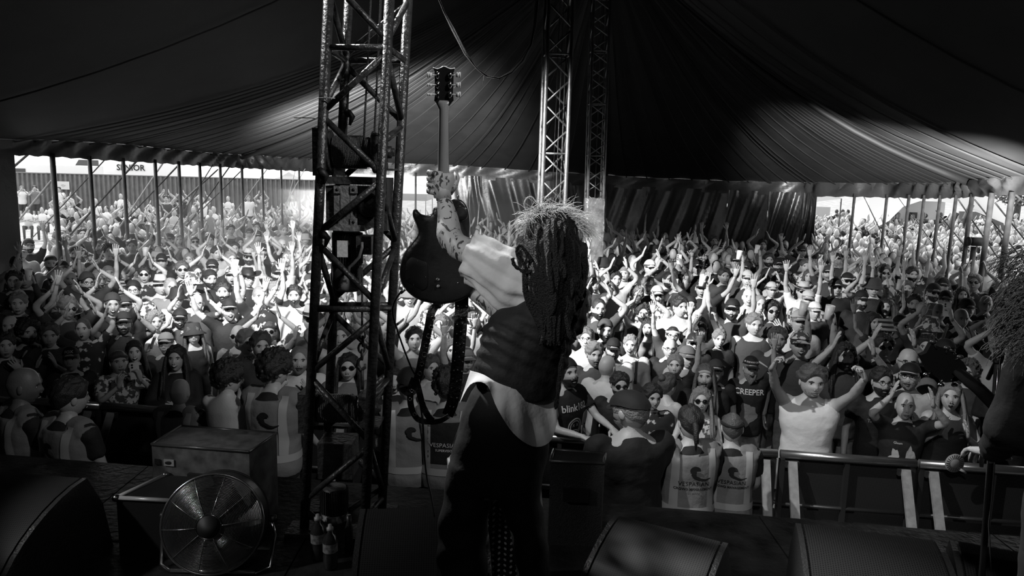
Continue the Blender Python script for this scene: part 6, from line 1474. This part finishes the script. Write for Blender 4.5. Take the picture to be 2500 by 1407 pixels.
def steward(px, py, H, label, pose='back', hair='short', hcol='dark', rz=PI, D=None, txt=('VESPASIAN', 'CROWD MANAGEMENT'), skin=1, seed=0, hat=None, beard=None, light=True, tilt=(.25, 0, 0), vestm=HIVIS, ink=INK, topc='black', back_panel=None):
    D = D or (CAMZ-H)*FPX/(py-yhor(px)); c = W(px, py, D); o, A, M = person(c.x, c.y, c.z if False else H, rz, pose, seed, False, 'neutral', tilt, hair, hcol, beard, None, hat, 'black', 'tee', topc, label=label, group='stewards in the pit', fine=.016, skin=skin)
    v = bpy.data.objects.new('hi_vis_vest', VEST); COL.objects.link(v); v.parent = o; setm(v, 0, vestm)
    def dc(me, z, name, m, x=0., par=v, rot=0.):
        wrap(me, VB, (x, .6, z), (-1, 0, 0), (0, -1, 0), .013 if name in ('vest_lettering', 'vest_emblem') else .007, rot=rot); k = bpy.data.objects.new(name, me); COL.objects.link(k); k.parent = par; me.materials.append(m)
    if back_panel: dc(rect(.26, .32, 10, 10), 1.24, 'dark_panel', FAB['black'])
    q_ = MB(); rows = []
    for z in (.985, 1.04):
        rr_ = []
        for j in range(40):
            a = 2*PI*j/40; d = V((math.cos(a), math.sin(a), 0)); hh_ = VB.ray_cast(V((0, 0, z))+d*.6, -d); rr_.append(hh_[0]+d*.005 if hh_[0] else V((0, 0, z))+d*.2)
        rows.append(rr_)
    ob('reflective_strip', q_.grid(rows, True), REFL, v)
    for s in (-1, 1): dc(rect(.055, .43, 4, 20), 1.255, 'reflective_strip', REFL, x=s*.135)
    if txt:
        dc(text_mesh(txt[0], .047), 1.225, 'vest_lettering', ink); dc(text_mesh(txt[1], .026, True), 1.185, 'vest_lettering', ink)
        if light: dc(helmet(), 1.295, 'vest_emblem', ink, x=-.0)
    return o, A, M
steward(1690, 1013, 1.66, 'steward with a dark ponytail in a lettered hi-vis vest, right of the front speaker', hair='tied', seed=1, rz=PI+.05)
steward(1790, 1030, 1.55, 'steward in a lettered hi-vis vest with headband, right of the ponytail steward', hair='short', hcol='brown', seed=2, rz=PI-.15, hat='band')
steward(162, 943, 1.78, 'steward with short dark hair in a lettered hi-vis vest at far left', hair='short', rz=PI-.45, seed=0, skin=2, tilt=(.1, -.3, 0))
steward(45, 914, 1.80, 'shaven-headed steward in a hi-vis vest at the left edge', hair='bald', rz=PI-.7, seed=2, skin=3, txt=None, tilt=(.1, -.5, 0))
steward(666, 874, 1.84, 'curly-haired steward in a hi-vis vest beside the winch tower', hair='curly', rz=PI-.2, seed=1, txt=('', ''), tilt=(.15, -.5, 0))
steward(435, 948, 1.53, 'bald steward reaching over the rail in front of the long dark hair', hair='bald', pose='rail', rz=PI-.1, seed=0, txt=None, skin=2, tilt=(.2, .1, 0), D=5.9)
steward(999, 918, 1.74, 'steward in a grey cap and hi-vis vest just right of the winch tower', hair='short', hat='capback', rz=PI+.2, seed=2, txt=('', ''))
o_s, A_s, M_s = steward(1092, 918, 1.76, 'supervisor steward with a headset and dark lettered panel left of the musician', hair='curly', rz=PI, seed=1, txt=('VESPASIAN', 'SUPERVISOR'), light=False, ink=WINK, back_panel=True)
q = MB(); q.tube([(.085, .01, .0), (.088, -.03, -.03), (.075, -.085, -.05), (.05, -.115, -.06)], .003, 6); q.ell((.046, -.12, -.06), (.012, .014, .012), nu=8, nv=6); q.lathe((.08, .01, 0), [(.03, 0), (.03, .02)], 16, (1, 0, 0)); q.tube([hp(.5+0*k, PI/2 if k < 0 else PI/2, .0) if False else V((math.sin(a)*.09, .01, math.cos(a)*.13)) for k, a in enumerate([-PI/2+PI*j/12 for j in range(13)])], .005, 6)
hsx = ob('headset', q, PLAST, o_s); hsx.matrix_local = M_s
c = W(1547, 941, 4.95); o9, A9, M9 = person(c.x, c.y, 1.80, PI+.25, 'back', 0, False, 'neutral', (.25, .5, 0), 'short', 'grey', 'grey', None, 'flat', 'black', 'tee', 'black', skin=1, label='broad person in black t-shirt and black cap seen from behind in the pit', fine=.016, wide=1.22, group='stewards in the pit')
c = W(552, 884, 5.75); person(c.x, c.y, 1.72, PI-.35, 'rail', 1, False, 'neutral', (.1, -.6, 0), 'curly', 'dark', None, None, None, 'black', 'bare', 'black', skin=1, label='shirtless curly-haired young person by the rail, back turned, left of the steward', fine=.016)
# ------------------------------------------------------------------ people outside and on the platform
for px, py, D, H, t_, lab in ((52, 449, 38.5, 1.72, ('phone', 'short.fair', 'tee', 'white'), 'person in white t-shirt standing first by the dark fence'), (84, 450, 38.5, 1.76, ('phone', 'short.dark', 'tee', 'grey'), 'person in grey shirt looking at hands, second by the dark fence'), (143, 453, 38, 1.74, ('chest', 'short.dark', 'tee', 'white'), 'person in white t-shirt and dark shorts below the wireless sign'),
    (405, 473, 30, 1.85, ('high', 'short.dark', 'tank', 'dark'), 'person in dark vest and shorts clapping overhead outside'), (606, 482, 34, 1.75, ('down', 'short.fair', 'tee', 'white'), 'person in cap and white t-shirt standing outside by the fence'), (640, 478, 36, 1.75, ('cross', 'short.dark', 'tee', 'light'), 'person with folded arms outside by the fence'), (712, 485, 36, 1.72, ('down', 'long.fair', 'tank', 'white'), 'person in white top outside below the gazebo'),
    (1240, 560, 19.2, 1.70, ('cross', 'short.brown', 'tee', 'dark'), 'person in sunglasses leaning by the steel barriers'), (1195, 568, 19.3, 1.66, ('chest', 'short.fair', 'tee', 'light'), 'person in pale t-shirt at the left steel barrier')):
    c = W(px, py, D); hr, hc_ = t_[1].split('.'); person(c.x, c.y, H, face_cam(c.x, c.y), t_[0], 0, False, 'neutral', None, hr, hc_, None, None, None, 'black', t_[2], t_[3], skin=1, label=lab, group='people outside the left opening' if px < 1000 else None, bot='shorts', botc='dark', detail=False, fine=.024)
pf = W(1518, 640, 18.6); pl_ = empty('platform', (pf.x, pf.y, 0), label='small raised mixing platform by the back curtain with pale tables', cat='platform'); q = MB(); q.box((0, 0, .55), (1.6, 1.0, .08)); ob('deck', q, BLACK, pl_, False)
for a, b in ((-1, -1), (1, -1), (1, 1), (-1, 1)): q = MB(); q.box((a*.75, b*.45, .26), (.05, .05, .52)); ob('leg', q, STEEL, pl_, False)
for x, z, w_ in ((-.1, 1.22, .52), (-.3, 1.08, .3), (-.35, .98, .3)): q = MB(); q.box((x, -.3, z), (w_, .3, .035)); ob('table_top', q, VANM, pl_, False)
c = W(1518, 556, 18.7); person(c.x, c.y, 1.68, 0, 'phone', 0, False, 'neutral', None, 'curly', 'dark', None, None, None, 'black', 'tee', 'white', skin=1, label='person in a white t-shirt standing on the platform by the curtain', z=c.z-1.68, fine=.024)
# ------------------------------------------------------------------ the rest of the crowd: one low-detail mesh
cm = MB(); CMM = [SKIN[1], FAB['black'], FAB['grey'], FAB['light'], FAB['white'], HAIRM['dark'], HAIRM['fair'], DENIM]
def lowman(x, y, H, rz, pose, seat=False, shirt=1, hair=5, r_=None):
    s = H/1.745; ca, sa = math.cos(rz), math.sin(rz); zo = -.46 if seat else 0
    T = lambda p: V((x+(p[0]*ca-p[1]*sa)*s, y+(p[0]*sa+p[1]*ca)*s, max(.01, (p[2]+zo)*s)))
    b0 = len(cm.v); m = MB()
    rows = [[V((math.cos(a)*rx, math.sin(a)*ry, z)) for a in (2*PI*j/8 for j in range(8))] for z, rx, ry in ((.84, .15, .10), (1.1, .15, .11), (1.35, .185, .11), (1.45, .12, .08), (1.5, .055, .055))]
    m.grid(rows, True, (True, True), shirt); m.tube([(0, 0, 1.46), (0, -.01, 1.56)], .05, 6, 0); m.ell((0, -.02, 1.63), (.078, .095, .115), nu=10, nv=7, mi=0); m.ell((0, .005, 1.655), (.086, .098, .10), nu=10, nv=7, mi=hair)
    for S, E, Wr_, hd, pn, c_, sd_ in arms(pose, r_): m.tube([S-V((sd_*.03, 0, 0)), S.lerp(E, .5)], [.065, .06], 6, shirt); m.tube([S.lerp(E, .4), E, Wr_], [.045, .038, .027], 6, 0); m.tube([Wr_, Wr_+hd*.09, Wr_+hd*.18], [.025, .042, .018], 6, 0, flat=.5)
    for sg_ in (-1, 1):
        if seat: m.tube([(sg_*.09, 0, .90), (sg_*.14, -.38, .98), (sg_*.12, -.62, .50)], [.085, .06, .045], 6, 7)
        else: m.tube([(sg_*.09, 0, .92), (sg_*.095, -.01, .5), (sg_*.1, 0, .03)], [.09, .06, .05], 6, 7)
    m.v = [T(p) for p in m.v]; cm.add(m.v, m.f); cm.m[-len(m.f):] = m.m
for p in REST: lowman(p['X'], p['Y'], p['H'], face_cam(p['X'], p['Y'], .85, rf.uniform(-.4, .4)), rf.choice(FPOSE if p['Y'] < ringdist(p['x']) else ['down', 'chest', 'cross', 'down', 'chest', 'high']), False, rf.choice((1, 1, 2, 2, 3, 4)), rf.choice((5, 5, 6)), rf)
for k in range(150):
    px = rf.uniform(140, 1000); D = rf.uniform(24, 34); c = W(px, 500, D)
    if free(c.x, c.y, .5): occ.setdefault(okey(c.x, c.y), []).append((c.x, c.y)); lowman(c.x, c.y, 1.72, face_cam(c.x, c.y, .8, rf.uniform(-.8, .8)), rf.choice(('down', 'chest', 'cross', 'high')), rf.random() < .75, rf.choice((1, 2, 3, 4, 4)), rf.choice((5, 5, 6)), rf)
for k in range(70):
    px = rf.uniform(1990, 2600); D = rf.uniform(26, 37); c = W(px, 500, D); lowman(c.x, c.y, rf.uniform(1.6, 1.85), rf.uniform(-3, 3), rf.choice(('down', 'chest', 'cross')), False, rf.choice((1, 2, 3, 4, 4)), rf.choice((5, 5, 6)), rf)
for px, py, D in ((68, 523, 30), (103, 520, 30), (125, 500, 33)): c = W(px, py, D); lowman(c.x, c.y, 1.72, face_cam(c.x, c.y), 'cross', True, 4, 5, rf)
far = ob('crowd', cm, CMM); tag(far, 'distant densely packed crowd at the back of the tent and outside', 'crowd', kind='stuff')
print('PEOPLE', NL, len(IND), len(REST), 'tris', sum(len(m.polygons)*2 for m in bpy.data.meshes))
bpy.data.scenes.remove(TS)
# ------------------------------------------------------------------ haze drifting under the roof, thickest in the middle
hz = bpy.data.materials.new('stage_haze'); hz.use_nodes = True; nt = hz.node_tree; nt.nodes.remove(nt.nodes['Principled BSDF'])
vs = nt.nodes.new('ShaderNodeVolumeScatter'); vs.inputs['Anisotropy'].default_value = .35; nt.links.new(vs.outputs[0], nt.nodes['Material Output'].inputs['Volume'])
tc = nt.nodes.new('ShaderNodeTexCoord'); mp = nt.nodes.new('ShaderNodeMapping'); mp.inputs['Scale'].default_value = (1/6.2, 1/9., 1/6.); gr_ = nt.nodes.new('ShaderNodeTexGradient'); gr_.gradient_type = 'SPHERICAL'
mr = nt.nodes.new('ShaderNodeMapRange'); mr.inputs['From Max'].default_value = .6; mr.inputs['To Max'].default_value = .042; mr.interpolation_type = 'SMOOTHSTEP'
nt.links.new(tc.outputs['Object'], mp.inputs['Vector']); nt.links.new(mp.outputs['Vector'], gr_.inputs['Vector']); nt.links.new(gr_.outputs['Fac'], mr.inputs['Value']); nt.links.new(mr.outputs['Result'], vs.inputs['Density'])
q = MB(); c_ = V((-2.6, 15, 0)); q.prism([V(p)-c_ for p in ((-8.2, 9, .02), (-4, 7, .02), (3, 7, .02), (3.5, 14, .02), (3.0, 20, .02), (-4, 21.3, .02), (-6.8, 18.5, .02), (-8.4, 14.2, .02))], (0, 0, 2.75)); hzo = ob('haze', q, hz, smooth=False); hzo.location = c_
tag(hzo, 'thin haze hanging over the back of the crowd', 'haze', kind='stuff')
